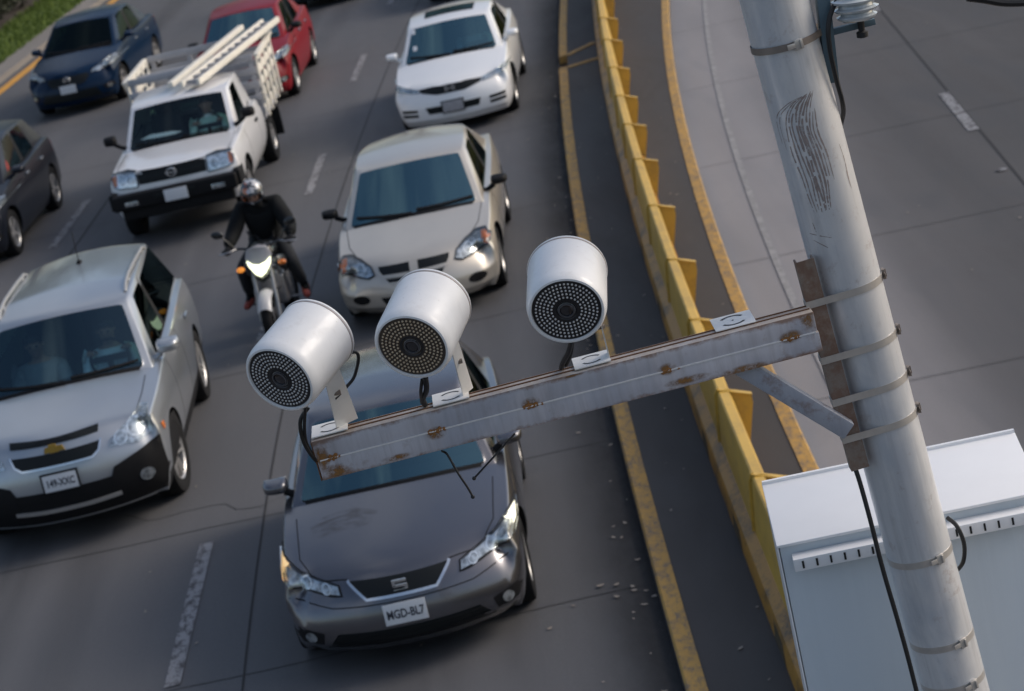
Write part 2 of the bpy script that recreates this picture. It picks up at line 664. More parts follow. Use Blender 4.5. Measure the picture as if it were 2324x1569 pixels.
# hairline cracks wandering across the slabs
bm = bm_new()
rg = random.Random(21)
for _ in range(16):
    y = rg.uniform(14, 40); x = kl_o(y) - rg.uniform(.6, 10); a = rg.uniform(0, 6.3)
    pv = None
    for k in range(rg.randint(9, 22)):
        a += rg.gauss(0, .42); x += .12 * math.cos(a); y += .12 * math.sin(a)
        w = .004 * (.4 + rg.random())
        q = [bm.verts.new((x - w * math.sin(a), y + w * math.cos(a), .0048)), bm.verts.new((x + w * math.sin(a), y - w * math.cos(a), .0048))]
        if pv:
            bm.faces.new((pv[0], q[0], q[1], pv[1]))
        pv = q
struct(obj('pavement_crack', bm, M_joint, smooth=0))
t = NT('fallen_leaves')
t.base(t.mix(t.noise(8, 2), (.14, .11, .08), (.40, .35, .30)))
t.set(Roughness=.7)
M_leaf = t.m
bm = bm_new()
rg = random.Random(11)
def leaf(x, y, z, s):
    a = rg.uniform(0, 6.3); el = rg.uniform(.35, .7)
    pts = [(1, 0), (.3, el), (-.6, el * .7), (-1, 0), (-.5, -el * .7), (.35, -el)]
    bend = rg.uniform(.1, .5)
    vs = [bm.verts.new((x + s * (px * math.cos(a) - py * math.sin(a)), y + s * (px * math.sin(a) + py * math.cos(a)), z + .004 + s * bend * (px * px) * .6)) for px, py in pts]
    bm.faces.new(vs)
for _ in range(80):
    y = 13 + 24 * rg.random() ** 1.4
    leaf(kl_o(y) - .03 - abs(rg.gauss(0, .16)), y, 0.011, rg.uniform(.012, .032))
for _ in range(60):
    y = 13 + 30 * rg.random()
    leaf(kl_o(y) - .2 - rg.random() * 5, y, 0.006, rg.uniform(.01, .028))
for _ in range(70):
    y = 13 + 26 * rg.random()
    leaf(kl_i(y) + rg.random() * (kr_i(y) - kl_i(y)), y, .096, rg.uniform(.01, .03))
for _ in range(25):
    y = 13 + 26 * rg.random()
    leaf(kr_o(y) + rg.random() * 5, y, .008, rg.uniform(.01, .024))
tag(struct(obj('leaf_litter', bm, M_leaf, smooth=0), 'stuff'), 'pale dry leaves scattered along the yellow median kerb', 'leaves')

# ------------------------------------------------------------------ yellow barrier on the median
def mat_barrier(name, col, worn, amt):
    t = NT(name)
    a = t.noise(3.2, 5, .7, (1, .6, 1), .3)
    g = t.noise(28, 4, .65)
    c = t.mix(t.noise(1.1, 3), tuple(k * .85 for k in col), tuple(min(1, k * 1.12) for k in col))
    t.base(t.mix(t.math('MULTIPLY', t.ramp(t.math('ADD', a, t.math('MULTIPLY', g, .3)), [(.62, 0), (.80, 1)]), amt), c, worn))
    t.set(Roughness=.45)
    t.bump(g, .12, .004)
    return t.m
M_bar = mat_barrier('barrier_yellow', (.58, .365, .065), (.34, .22, .06), .6)
M_bar_base = mat_barrier('barrier_base', (.42, .21, .035), (.09, .06, .03), .95)
barrier = thing('median_barrier', 'long worn yellow steel and concrete barrier with triangular buttress plates, curving along the median', 'barrier', (0, 0, 0))
def sweep(bm, prof, y0, y1, step=.5, cap=True):
    rows = []
    n = int(round((y1 - y0) / step))
    for i in range(n + 1):
        y = y0 + (y1 - y0) * i / n
        s = (bar_l(y + .05) - bar_l(y - .05)) / .1
        nx, ny = 1 / math.hypot(1, s), -s / math.hypot(1, s)
        rows.append([bm.verts.new((bar_l(y) + u * nx, y + u * ny, z)) for u, z in prof])
    for a, b in zip(rows, rows[1:]):
        for k in range(len(prof) - 1):
            bm.faces.new((a[k], a[k + 1], b[k + 1], b[k]))
    if cap:
        bm.faces.new(rows[0][::-1]); bm.faces.new(rows[-1])
    fix_normals(bm)
bm = bm_new(); sweep(bm, [(0, .08), (.010, .255), (.022, .285), (.105, .335), (.31, .335), (.34, .08)], 10.2, 90)
obj('base_wall', bm, M_bar_base, barrier, smooth=25)
bm = bm_new(); sweep(bm, [(.098, .328), (.104, .36), (.142, .70), (.152, .735), (.165, .742), (.232, .728), (.25, .69), (.27, .33)], 10.2, 90)
obj('rail_beam', bm, M_bar, barrier, smooth=25)
by = [11.3, 13.33] + [15.33, 17.25, 19.24, 21.25, 23.41, 25.6, 27.5, 29.25, 31.21, 33.35, 35.25] + [37.2 + 2.0 * i for i in range(24)]
for y in by:
    s = (bar_l(y + .05) - bar_l(y - .05)) / .1
    M = Matrix.Translation((bar_l(y), y, 0)) @ Matrix.Rotation(-math.atan(s), 4, 'Z')
    bm = bm_new()
    prof = [(.14, .757), (.225, .742), (.405, .66), (.405, .59), (.285, .12), (.235, .12)]
    fr = [bm.verts.new(M @ Vector((u, -.008, z))) for u, z in prof]
    bk = [bm.verts.new(M @ Vector((u, .008, z))) for u, z in prof]
    bm.faces.new(fr); bm.faces.new(bk[::-1])
    n = len(prof)
    for k in range(n):
        bm.faces.new((fr[k], bk[k], bk[(k + 1) % n], fr[(k + 1) % n]))
    # flange along the sloping top edge
    for (u0, z0), (u1, z1) in (((.15, .762), (.41, .668)),):
        q = [M @ Vector((u0, -.03, z0)), M @ Vector((u1, -.03, z1)), M @ Vector((u1, .03, z1)), M @ Vector((u0, .03, z0))]
        lo = [bm.verts.new(v - Vector((0, 0, .010))) for v in q]; hi = [bm.verts.new(v) for v in q]
        bm.faces.new(hi); bm.faces.new(lo[::-1])
        for k in range(4):
            bm.faces.new((lo[k], lo[(k + 1) % 4], hi[(k + 1) % 4], hi[k]))
    fix_normals(bm)
    obj('buttress_plate', bm, M_bar, barrier, smooth=0)
    bm = bm_new()
    pts = [(.088, .335), (.132, .715), (.150, .752), (.168, .756)]
    for (u0, z0), (u1, z1) in zip(pts, pts[1:]):
        d = math.hypot(u1 - u0, z1 - z0)
        Mr = M @ Matrix.Translation(((u0 + u1) / 2, 0, (z0 + z1) / 2)) @ Matrix.Rotation(-math.atan2(z1 - z0, u1 - u0), 4, 'Y')
        add_box(bm, (0, 0, 0), (d, .022, .020), Mr)
    obj('joint_strap', bm, M_bar, barrier, smooth=0)
# flat dark patches on the base wall face near every joint
M_patch = mat_plain('patch_dark', (.07, .05, .025), .9, var=.4, sc=9)
for y in by:
    bm = bm_new()
    yc = y + .5
    s = (bar_l(yc + .05) - bar_l(yc - .05)) / .1
    M = Matrix.Translation((bar_l(yc), yc, 0)) @ Matrix.Rotation(-math.atan(s), 4, 'Z')
    vs = [bm.verts.new(M @ Vector(p)) for p in ((-.0015, -.24, .085), (.0085, -.18, .24), (.0085, .18, .24), (-.0015, .24, .085))]
    bm.faces.new(vs)
    obj('dark_patch', bm, M_patch, barrier, smooth=0)

# shaded shrubs behind the verge
def shrub(x, y, h, r, label, n=1400):
    t_ = thing('shrub', label, 'shrub', (x, y, 0), 0, 'dark shrubs behind the grass verge')
    rg = random.Random(int(x * 100 + y))
    bm = bm_new()
    for _ in range(n):
        u = Vector((rg.gauss(0, 1), rg.gauss(0, 1), rg.gauss(0, 1))).normalized() * (rg.random() ** .4)
        w = 1 + .35 * noise.noise(u * 2.2 + Vector((x, y, 0)))
        p = Vector((u.x * r * w, u.y * r * w, h * .55 + u.z * h * .5 * w))
        s = rg.uniform(.05, .12)
        a = Vector((rg.gauss(0, 1), rg.gauss(0, 1), rg.gauss(0, .6))).normalized() * s
        b = a.orthogonal().normalized() * s * .5
        vs = [bm.verts.new(q) for q in (p - a, p + b, p + a, p - b)]
        bm.faces.new(vs)
    obj('foliage', bm, M_shrub, t_, smooth=0)
    bm = bm_new()
    for k in range(4):
        a = k * 1.6 + x
        add_tube(bm, [(0.05 * math.cos(a), .05 * math.sin(a), -.02), (.2 * r * math.cos(a), .2 * r * math.sin(a), h * .4), (.45 * r * math.cos(a), .45 * r * math.sin(a), h * .8)], [.035, .025, .01], 6)
    obj('stem', bm, mat_bark, t_)
t = NT('shrub_leaf'); t.base(t.mix(t.noise(6, 2), (.016, .022, .010), (.045, .050, .020))); t.set(Roughness=.7); M_shrub = t.m
mat_bark = mat_plain('bark', (.06, .045, .035), .9, var=.3)
sl_ = ['rounded dark shrub nearest the frame corner', 'tall dark shrub in the middle of the row', 'low wide dark shrub farther along the verge', 'farthest small dark shrub by the grass']
for i, (dy, dx, h, r) in enumerate(((56.5, 3.3, .9, .9), (59.0, 3.2, 1.0, 1.0), (61.5, 3.4, .8, 1.2), (64.5, 3.3, .9, 1.0))):
    shrub(kerb_l(dy) - dx, dy, h, r, sl_[i])

# street trees: the row beyond the verge and the grove where the road bends away (they stand in the windscreens); the big trees past the bend are added out of view to darken paint reflections
t = NT('tree_leaf'); t.base(t.mix(t.noise(.8, 3), (.018, .034, .010), (.060, .085, .022))); t.set(Roughness=.65); M_tleaf = t.m
def street_tree(x, y, h, r, label):
    t_ = thing('tree', label, 'tree', (x, y, 0), 0, 'street trees beyond the road')
    rg = random.Random(int(x * 31 + y * 7))
    bm = bm_new()
    top = Vector((rg.uniform(-.4, .4), rg.uniform(-.4, .4), h * .62))
    add_tube(bm, smooth_path([(0, 0, -.1), (.1, 0, h * .2), (top.x * .5, top.y * .5, h * .42), top], 3), [.30 - .02 * k for k in range(10)], 8)
    tips = []
    for k in range(9):
        a = k * 2.4 + rg.random()
        b0 = Vector((0, 0, h * rg.uniform(.32, .5)))
        tip = Vector((math.cos(a) * r * rg.uniform(.45, .8), math.sin(a) * r * rg.uniform(.45, .8), h * rg.uniform(.55, .9)))
        add_tube(bm, [b0, b0.lerp(tip, .5) + Vector((0, 0, .4)), tip], [.12, .07, .03], 6)
        tips.append(tip)
    obj('trunk', bm, mat_bark, t_)
    bm = bm_new()
    cl = tips + [Vector((rg.gauss(0, r * .35), rg.gauss(0, r * .35), h * rg.uniform(.6, .97))) for _ in range(14)]
    for c in cl:
        cr_ = rg.uniform(.8, 1.5) * r / 3.2
        for _ in range(110):
            u = Vector((rg.gauss(0, 1), rg.gauss(0, 1), rg.gauss(0, .75))) * cr_ * .62
            s = rg.uniform(.10, .22)
            a = Vector((rg.gauss(0, 1), rg.gauss(0, 1), rg.gauss(0, .5))).normalized() * s
            b = a.orthogonal().normalized() * s * .55
            p = c + u
            bm.faces.new([bm.verts.new(q) for q in (p - a, p + b, p + a, p - b)])
    obj('crown', bm, M_tleaf, t_, smooth=0)
tl_ = ['street tree on the left verge nearest the frame', 'broad street tree on the left verge', 'tall street tree on the left verge', 'street tree at the far end of the verge', 'tree where the road bends away', 'large tree closing the view up the road', 'tree beyond the far carriageway', 'nearest street tree, beside the left lane', 'tall thick tree behind the verge shrubs', 'unseen big tree added past the bend on the left', 'unseen big tree added past the bend in the middle', 'unseen big tree added past the bend by the far carriageway', 'unseen big tree added past the bend on the right']
for i, (x, y, h, r) in enumerate(((-14.5, 52, 9, 3.6), (-14.0, 66, 10.5, 4.0), (-12.5, 79, 12, 4.2), (-9.5, 92, 12, 4.2), (-3, 108, 14, 5), (6, 112, 15, 5.5), (15, 112, 14, 5), (-14.2, 40, 9.5, 3.6), (-15, 60, 13, 4.6), (-9, 84, 16, 5.2), (-1, 86, 17, 5.5), (9, 84, 17, 5.5), (18, 86, 16, 5.2))):
    street_tree(x, y, h, r, tl_[i])

# ------------------------------------------------------------------ pole, arm, cameras, cabinet
def at(px, py, Y):
    """world point at forward distance Y seen at (px,py) of a 2324 px wide view"""
    X, y = px - 1162.0, py - 784.5
    u = X * math.cos(ROLL) - y * math.sin(ROLL)
    v = X * math.sin(ROLL) + y * math.cos(ROLL)
    d = Vector((u, 5363 * math.cos(PITCH) - v * math.sin(PITCH), -5363 * math.sin(PITCH) - v * math.cos(PITCH)))
    return Vector((0, 0, CAMH)) + d * (Y / d.y)

def mat_galv(name, col=(.50, .51, .53), rust=.5, rustcol=(.16, .075, .035), sc=6, wavy=False, metal=.45, rough=.48, th=.66, edge=None):
    t = NT(name)
    a = t.noise(sc, 6, .7, (1, 1, .5), .4)
    b = t.noise(90, 3, .6)
    sp = t.noise(26, 4, .6, (1, 1, .35))
    c = t.mix(a, tuple(k * .82 for k in col), tuple(min(1, k * 1.15) for k in col))
    c = t.mix(t.ramp(sp, [(.60, 0), (.78, .35)]), c, tuple(k * .55 for k in col))
    w = t.ramp(t.math('ADD', t.noise(sc * 1.7, 6, .75), t.math('MULTIPLY', b, .12)), [(th, 0), (th + .14, rust)])
    gs = t.noise(24, 4, .65, (1, 1, .05))
    c = t.mix(t.ramp(gs, [(.50, 0), (.74, .42)]), c, tuple(k * .50 for k in col))
    pt = t.noise(3.2, 5, .6, (1, 1, .5), .5)
    c = t.mix(t.ramp(pt, [(.48, 0), (.62, .5)]), c, (col[0] * .62, col[1] * .68, col[2] * .76))
    c = t.mix(w, c, rustcol)
    r = t.math('ADD', t.math('MULTIPLY', a, .15), rough - .08)
    if wavy:
        # rust left in contour-like rings where a pasted sheet came off
        w1 = t.n('TexWave', wave_type='BANDS', bands_direction='X')
        w1.inputs['Scale'].default_value = 26.0
        w1.inputs['Distortion'].default_value = 26.0
        w1.inputs['Detail'].default_value = .6
        w1.inputs['Detail Scale'].default_value = .22
        t.l(t.tc((1.0, .0, .33)), w1.inputs['Vector'])
        sx = t.n('SeparateXYZ')
        t.l(t.tc(), sx.inputs[0])
        WZ, WX = wavy
        ez = t.ramp(t.math('ABSOLUTE', t.math('SUBTRACT', sx.outputs[2], WZ)), [(.17, 1), (.24, 0)])
        ex = t.ramp(t.math('ABSOLUTE', t.math('SUBTRACT', sx.outputs[0], WX)), [(.05, 1), (.082, 0)])
        front = t.ramp(t.math('MULTIPLY', sx.outputs[1], -1), [(.0, 0), (.03, 1)])
        blot = t.ramp(t.noise(9, 4, .6), [(.34, 0), (.52, 1)])
        m = t.math('MULTIPLY', t.math('MULTIPLY', ez, ex), t.math('MULTIPLY', front, blot))
        lines = t.ramp(w1.outputs['Fac'], [(.48, 0), (.62, 1)])
        c = t.mix(t.math('MULTIPLY', m, t.math('MULTIPLY', lines, .85)), c, (.12, .085, .085))
    if edge:
        sx = t.n('SeparateXYZ')
        t.l(t.tc(), sx.inputs[0])
        ez, L_ = edge
        q = t.math('DIVIDE', t.math('ABSOLUTE', t.math('SUBTRACT', sx.outputs[2], ez)), ez)          # 1 at top and bottom edges
        xl = t.math('MULTIPLY', t.ramp(t.math('MULTIPLY', sx.outputs[0], 1 / L_), [(0, 1), (.10, 0)]), .16)
        xr = t.math('MULTIPLY', t.ramp(t.math('MULTIPLY', sx.outputs[0], 1 / L_), [(.84, 0), (1, 1)]), .13)
        e = t.math('ADD', t.math('ADD', t.math('MULTIPLY', t.ramp(q, [(.74, 0), (1.0, 1)]), .25), t.math('ADD', xl, xr)), t.math('ADD', t.math('MULTIPLY', t.noise(16, 6, .75), .75), t.math('MULTIPLY', b, .12)))
        e2 = t.ramp(e, [(.54, 0), (.74, .85)])
        c = t.mix(e2, c, (.20, .105, .055))
        st = t.noise(22, 4, .7, (1, 1, .08))
        c = t.mix(t.ramp(st, [(.46, 0), (.72, .28)]), c, (.24, .20, .20))
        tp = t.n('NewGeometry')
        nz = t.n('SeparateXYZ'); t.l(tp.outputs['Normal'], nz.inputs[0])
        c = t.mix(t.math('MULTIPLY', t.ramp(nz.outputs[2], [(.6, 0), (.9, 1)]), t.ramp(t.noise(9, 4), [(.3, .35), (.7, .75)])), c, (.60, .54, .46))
        w = e2
    t.base(c)
    t.set(Metallic=t.math('SUBTRACT', metal, t.math('MULTIPLY', w, metal)), Roughness=r)
    t.bump(b, .08, .003)
    return t.m

PA, PB = at(1757, 0, 7.98), at(2170, 1569, 7.98)
pax = (PA - PB).normalized()
pr = Vector((1, 0, 0)); pr = (pr - pax * pr.dot(pax)).normalized()
pf = pax.cross(pr)                          # away from the viewer
p_foot = PB - pax * ((PB.z + .02 - .09) / pax.z)
p_len = (PA - p_foot).length + 1.6
PM = Matrix(((pr.x, pf.x, pax.x, p_foot.x), (pr.y, pf.y, pax.y, p_foot.y), (pr.z, pf.z, pax.z, p_foot.z), (0, 0, 0, 1)))
PR = .117
def along(px, py):
    """height along the pole axis of an image row"""
    q = at(px, py, 7.86) - p_foot
    return q.dot(pax)
pole = thing('steel_pole', 'tall pale galvanised steel pole with metal strap bands and a wavy rust stain', 'pole')
pole.matrix_world = PM
wav_z = along(1850, 345)
M_pole = mat_galv('pole_steel', (.70, .70, .70), .45, (.26, .17, .13), 5, metal=.30, rough=.34, th=.64)
bm = bm_new(); add_lathe(bm, [(0, PR + .012), (1.5, PR + .008), (3.0, PR + .002), (p_len, PR - .004)], Matrix.Identity(4), 48, caps=True)
obj('shaft', bm, M_pole, pole, smooth=50)
# curved rust lines left where a pasted sheet came away
t = NT('rust_stain')
t.base(t.mix(t.noise(30, 3), (.22, .165, .145), (.38, .31, .28)))
t.set(Roughness=.75, Alpha=t.ramp(t.noise(38, 4, .7), [(.30, .15), (.55, .95)]))
M_stain = t.m
rg = random.Random(9)
def stain(pts, w):
    ctr = []
    for zx, zy in smooth_path([(x, y, 0) for x, y in pts], 7) and [(p.x, p.y) for p in smooth_path([(x, y, 0) for x, y in pts], 7)]:
        px, py = (2300 + zx * .6373) / 1.549, zy * .6373 / 1.549
        axx = 1757 + (2170 - 1757) * py / 1569
        sn = max(-.98, min(.98, (px - axx) * .967 / 655 / PR))
        ctr.append((math.asin(sn), along(px, py)))
    bm = bm_new()
    pv = None
    nn = len(ctr)
    for i, (th, z) in enumerate(ctr):
        a, b = ctr[max(0, i - 1)], ctr[min(nn - 1, i + 1)]
        dx, dz = (b[0] - a[0]) * PR, b[1] - a[1]
        L_ = math.hypot(dx, dz) or 1
        ww = w * math.sin(math.pi * (i + .6) / (nn + .2)) ** .5 * (.65 + .7 * rg.random())
        q = []
        for s_ in (-1, 1):
            t2, z2 = th + s_ * ww * dz / L_ / PR, z - s_ * ww * dx / L_
            r2 = PR - .0012 * 0 + .0032 - .0045 * (z2 / p_len)
            q.append(bm.verts.new((r2 * math.sin(t2), -r2 * math.cos(t2), z2)))
        if pv and rg.random() > .07:
            bm.faces.new((pv[0], pv[1], q[1], q[0]))
        pv = q
    obj('rust_streak', bm, M_stain, pole, 0)
for k in range(-2, 10):
    j = lambda: rg.gauss(0, 3.2)
    P_ = [(800 + 8 * k + j(), 535 - 4 * k + j()), (735 + 14 * k + j(), 598 + 1 * k), (706 + 19.5 * k + j(), 690 + 5 * k), (748 + 20 * k + j(), 850 + j()), (800 + 19 * k + j(), 1000), (836 + 16 * k + j(), 1100), (868 + 12 * k + j(), 1190 - 4 * k + j())]
    if k < 0:
        P_ = P_[:4]
    if k > 7:
        P_ = P_[1:5]
    stain(P_, .0015 if k < 0 else (.0040 if 2 < k < 7 else .0028))
for P_ in ([(1000, 800), (1035, 900), (1060, 1010), (1075, 1060)], [(1045, 960), (1068, 1040)], [(860, 1250), (880, 1300)], [(850, 1315), (960, 1322)], [(870, 1350), (940, 1380)]):
    stain(P_, .0016)
bm = bm_new(); add_lathe(bm, [(0, .24), (.03, .24), (.032, .13), (.05, .128)], Matrix.Identity(4), 32); obj('base_plate', bm, M_pole, pole)
M_band_m = mat_plain('band_steel', (.56, .53, .49), .34, .55, .2, 20)
M_band_r = mat_plain('band_rusty', (.26, .22, .19), .55, .5, .35, 25)
M_rust = mat_plain('rust', (.14, .062, .028), .85, 0, .45, 30)
M_black = mat_plain('black_rubber', (.012, .012, .013), .55, 0, .2)

def hull2(pts):
    pts = sorted(set(pts))
    def half(ps):
        h = []
        for p in ps:
            while len(h) > 1 and (h[-1][0] - h[-2][0]) * (p[1] - h[-2][1]) - (h[-1][1] - h[-2][1]) * (p[0] - h[-2][0]) <= 0:
                h.pop()
            h.append(p)
        return h[:-1]
    return half(pts) + half(pts[::-1])
CH_C, CH_W, CH_D = (-.142, -.085), .066, .05        # channel in the pole's frame
def band(z, h=.022, off=.004, extra=None, mat=None, buckle=None, bmat=None):
    pts = [((PR + off) * math.cos(a * math.pi / 24), (PR + off) * math.sin(a * math.pi / 24)) for a in range(48)]
    if extra:
        pts += extra
    loop = hull2([(round(x, 5), round(y, 5)) for x, y in pts])
    bm = bm_new()
    rr = []
    for zz, o in ((z - h / 2, 1), (z + h / 2, 1), (z + h / 2, .985), (z - h / 2, .985)):
        rr.append([bm.verts.new((x * o, y * o, zz)) for x, y in loop])
    n = len(loop)
    for i in range(4):
        a, b = rr[i], rr[(i + 1) % 4]
        for k in range(n):
            bm.faces.new((a[k], a[(k + 1) % n], b[(k + 1) % n], b[k]))
    fix_normals(bm)
    o = obj('strap_band', bm, mat or M_band_m, pole, smooth=30)
    if buckle is not None:
        bm = bm_new()
        M = Matrix.Rotation(buckle, 4, 'Z') @ Matrix.Translation((PR + .009, 0, z))
        add_box(bm, (0, 0, 0), (.010, .030, .036), M)
        add_box(bm, (.005, .006, 0), (.012, .007, .030), M)
        add_box(bm, (.003, -.028, 0), (.003, .03, .018), M)
        bevel(bm, .002)
        obj('buckle', bm, bmat or M_band_m, o)
    return o
hw, hd = CH_W / 2 + .003, CH_D / 2 + .003
chx = [(CH_C[0] - hw, CH_C[1] - hd), (CH_C[0] + hw, CH_C[1] - hd), (CH_C[0] - hw, CH_C[1] + hd)]
for (x, y), zb in (((1925, 668), .9), ((1955, 796), .6), ((1975, 893), 0), ((1995, 978), .4)):
    band(along(x, y), .026, .004, chx, M_band_m, buckle=R(-4), bmat=M_band_r)
band(along(1790, 107), .024, .004, [(.135, .06), (.16, .04), (.155, .01)], M_band_r, buckle=R(-78))
band(along(2092, 1283), .026, .004, None, M_band_m, buckle=R(-66))
band(along(2145, 1474), .026, .004, None, M_band_m, buckle=R(-64))
band(along(2165, 1570), .026, .004, None, M_band_m, buckle=R(-64))

# arm: two welded square tubes, backing channel, diagonal brace, cover plate
arm = thing('camera_arm', 'horizontal rusty galvanised arm of two welded square tubes strapped to the pole, carrying the cameras', 'bracket arm')
M_chan = mat_galv('channel_steel', (.25, .195, .155), .7, (.15, .075, .045), 6, metal=.05, rough=.75, th=.50)
YB = 7.80
AL, AR = at(733, 1092, YB), at(1868, 797, YB)         # bottom front edge
ATL = at(709, 1003, YB)
ax = (AR - AL).normalized()
ay = Vector((0, 0, 1)).cross(ax).normalized()         # away
az = ax.cross(ay)
TH = (ATL - AL).dot(az) / 2 - .0015
TD = .095
L_arm = (AR - AL).length
AM = Matrix(((ax.x, ay.x, az.x, AL.x), (ax.y, ay.y, az.y, AL.y), (ax.z, ay.z, az.z, AL.z), (0, 0, 0, 1)))
arm.matrix_world = AM
AI = AM.inverted()
ID4 = Matrix.Identity(4)
M_arm = mat_galv('arm_steel', (.52, .52, .56), .35, (.18, .10, .06), 6, metal=.2, rough=.48, th=.66, edge=(TH, L_arm))
M_brace = mat_galv('brace_steel', (.42, .43, .47), .6, (.17, .09, .05), 6, metal=.2, rough=.5, th=.60)
def tube_box(bm, z0, z1, x0, x1, M):
    add_box(bm, ((x0 + x1) / 2, TD / 2, (z0 + z1) / 2), (x1 - x0, TD, z1 - z0), M)
bm = bm_new(); tube_box(bm, 0, TH, 0, L_arm, ID4); bevel(bm, .004); obj('lower_tube', bm, M_arm, arm)
bm = bm_new(); tube_box(bm, TH + .003, 2 * TH + .003, -.002, L_arm - .004, ID4); bevel(bm, .004); obj('upper_tube', bm, M_arm, arm)
bm = bm_new()
for yy in (TD * .40, TD * .80):
    add_box(bm, (L_arm / 2, yy, 2 * TH + .0045), (L_arm - .02, .006, .004), ID4)
loose(obj('seam_strip', bm, M_rust, arm))
M_weld = mat_plain('weld_rust', (.25, .11, .03), .8, 0, .5, 60)
rg = random.Random(5)
for px, py in ((765, 1068), (990, 983), (1205, 915), (1515, 838), (1795, 764)):
    bm = bm_new()
    q = AM.inverted() @ at(px, py, YB)
    for _ in range(16):
        M = Matrix.Translation((q.x + rg.gauss(0, .015), -.001, TH + .0015 + rg.gauss(0, .003)))
        bmesh.ops.create_icosphere(bm, subdivisions=1, radius=1, matrix=M @ Matrix.Diagonal((rg.uniform(.004, .011), .0035, rg.uniform(.003, .009), 1)))
    obj('weld_bead', bm, M_weld, arm)
t = NT('rust_bloom')
dw_ = t.n('Attribute', attribute_name='fade')
t.base(t.mix(t.noise(40, 3), (.16, .075, .02), (.34, .17, .05)))
t.set(Roughness=.85, Alpha=t.math('MULTIPLY', dw_.outputs['Fac'], t.ramp(t.noise(30, 5, .75), [(.36, 0), (.56, 1)])))
for px, py, rx_, rz_ in ((765, 1068, .045, .03), (730, 1040, .03, .055), (990, 983, .04, .026), (1205, 915, .038, .024), (1515, 838, .04, .024), (1795, 764, .045, .026), (1830, 720, .03, .05), (1560, 862, .09, .016), (1690, 838, .10, .018), (1300, 850, .05, .012), (900, 1038, .06, .012)):
    q = AI @ at(px, py, YB)
    bm = bm_new(); wl_ = bm.verts.layers.float.new('fade')
    c_ = bm.verts.new((q.x, -.0022, q.z)); c_[wl_] = 1.0
    r1_ = []; r2_ = []
    for k in range(18):
        a = k * math.pi / 9
        for rr_, fr_, w_ in ((r1_, .5, .8), (r2_, 1.0, 0.0)):
            v = bm.verts.new((min(L_arm, max(.0, q.x + rx_ * fr_ * math.cos(a))), -.0022, min(2 * TH, max(.001, q.z + rz_ * fr_ * math.sin(a))))); v[wl_] = w_; rr_.append(v)
    for k in range(18):
        bm.faces.new((c_, r1_[k], r1_[(k + 1) % 18]))
        bm.faces.new((r1_[k], r2_[k], r2_[(k + 1) % 18], r1_[(k + 1) % 18]))
    obj('rust_bloom', bm, t.m, arm, 0)
bm = bm_new(); add_box(bm, (L_arm / 2, -.001, TH + .0015), (L_arm - .02, .005, .0045), ID4)
obj('weld_line', bm, mat_plain('weld_glint', (.70, .69, .68), .35, .0, .15, 40), arm)  # glancing highlight along the weld, put into its pale colour
# rusty bleeding round the welds and the open end
bm = bm_new()
add_box(bm, (-.0035, TD / 2, TH), (.004, TD - .002, 2 * TH - .002), ID4)
obj('end_plate', bm, M_rust, arm)
c0, c1 = at(1836, 603, 7.80), at(1945, 1085, 7.80)
zc0, zc1 = (c0 - p_foot).dot(pax), (c1 - p_foot).dot(pax)
bm = bm_new()
zm, zh = (zc0 + zc1) / 2, abs(zc0 - zc1)
for cx, cy, sx, sy in ((CH_C[0], CH_C[1] - CH_D / 2 + .003, CH_W, .006), (CH_C[0] - CH_W / 2 + .003, CH_C[1] + .003, .006, CH_D - .006), (CH_C[0] + CH_W / 2 - .003, CH_C[1] + .003, .006, CH_D - .006)):
    add_box(bm, (cx, cy, zm), (sx, sy, zh), AI @ PM)
obj('backing_channel', bm, M_chan, arm, smooth=0)
b0, b1 = at(1668, 822, YB + .062), at(1925, 976, YB + .05)
bm = bm_new()
d, a, b = frame(b1 - b0)
Mb = Matrix(((d.x, a.x, b.x, b0.x), (d.y, a.y, b.y, b0.y), (d.z, a.z, b.z, b0.z), (0, 0, 0, 1)))
Lb = (b1 - b0).length
add_box(bm, (Lb / 2, 0, 0), (Lb, .05, .066), AI @ Mb)
bevel(bm, .005)
obj('diagonal_brace', bm, M_brace, arm)
M_white_br = mat_plain('bracket_white', (.78, .77, .74), .5, 0, .10, 20)
def slot_plate(bm, M, w, d, th=.004):
    add_box(bm, (0, 0, 0), (w, d, th), M)
def slot_marks(bm, M, w, d):
    """the two curved adjustment slots and centre hole of the base plate, as dark inset arcs"""
    for s in (-1, 1):
        for k in range(8):
            a0, a1 = R(35 + 110 * k / 8), R(35 + 110 * (k + 1) / 8)
            ri, ro = d * .30, d * .38
            sx = w / d * .92
            q = [(ri * sx * math.cos(a0), ri * math.sin(a0) * s), (ro * sx * math.cos(a0), ro * math.sin(a0) * s), (ro * sx * math.cos(a1), ro * math.sin(a1) * s), (ri * sx * math.cos(a1), ri * math.sin(a1) * s)]
            f = bm.faces.new([bm.verts.new(M @ Vector((x, y, .0026))) for x, y in q])
def on_arm(px, py):
    """arm-local x of an image point on the arm's top edge"""
    return (AM.inverted() @ at(px, py, YB)).x
TOP = 2 * TH + .006
sp_ = thing('mounting_plate', 'empty white slotted mounting plate lying on the arm near the pole', 'plate')
Mp = AM @ Matrix.Translation((on_arm(1668, 745) + .008, TD * .5 + .06, TOP + .004))
bm = bm_new(); slot_plate(bm, Mp, .145, .15); bevel(bm, .0015); obj('plate', bm, M_white_br, sp_)
bm = bm_new(); slot_marks(bm, Mp, .145, .15)
add_box(bm, (0, 0, .0025), (.006, .006, .002), Mp); loose(obj('slot', bm, M_black, sp_, smooth=0))

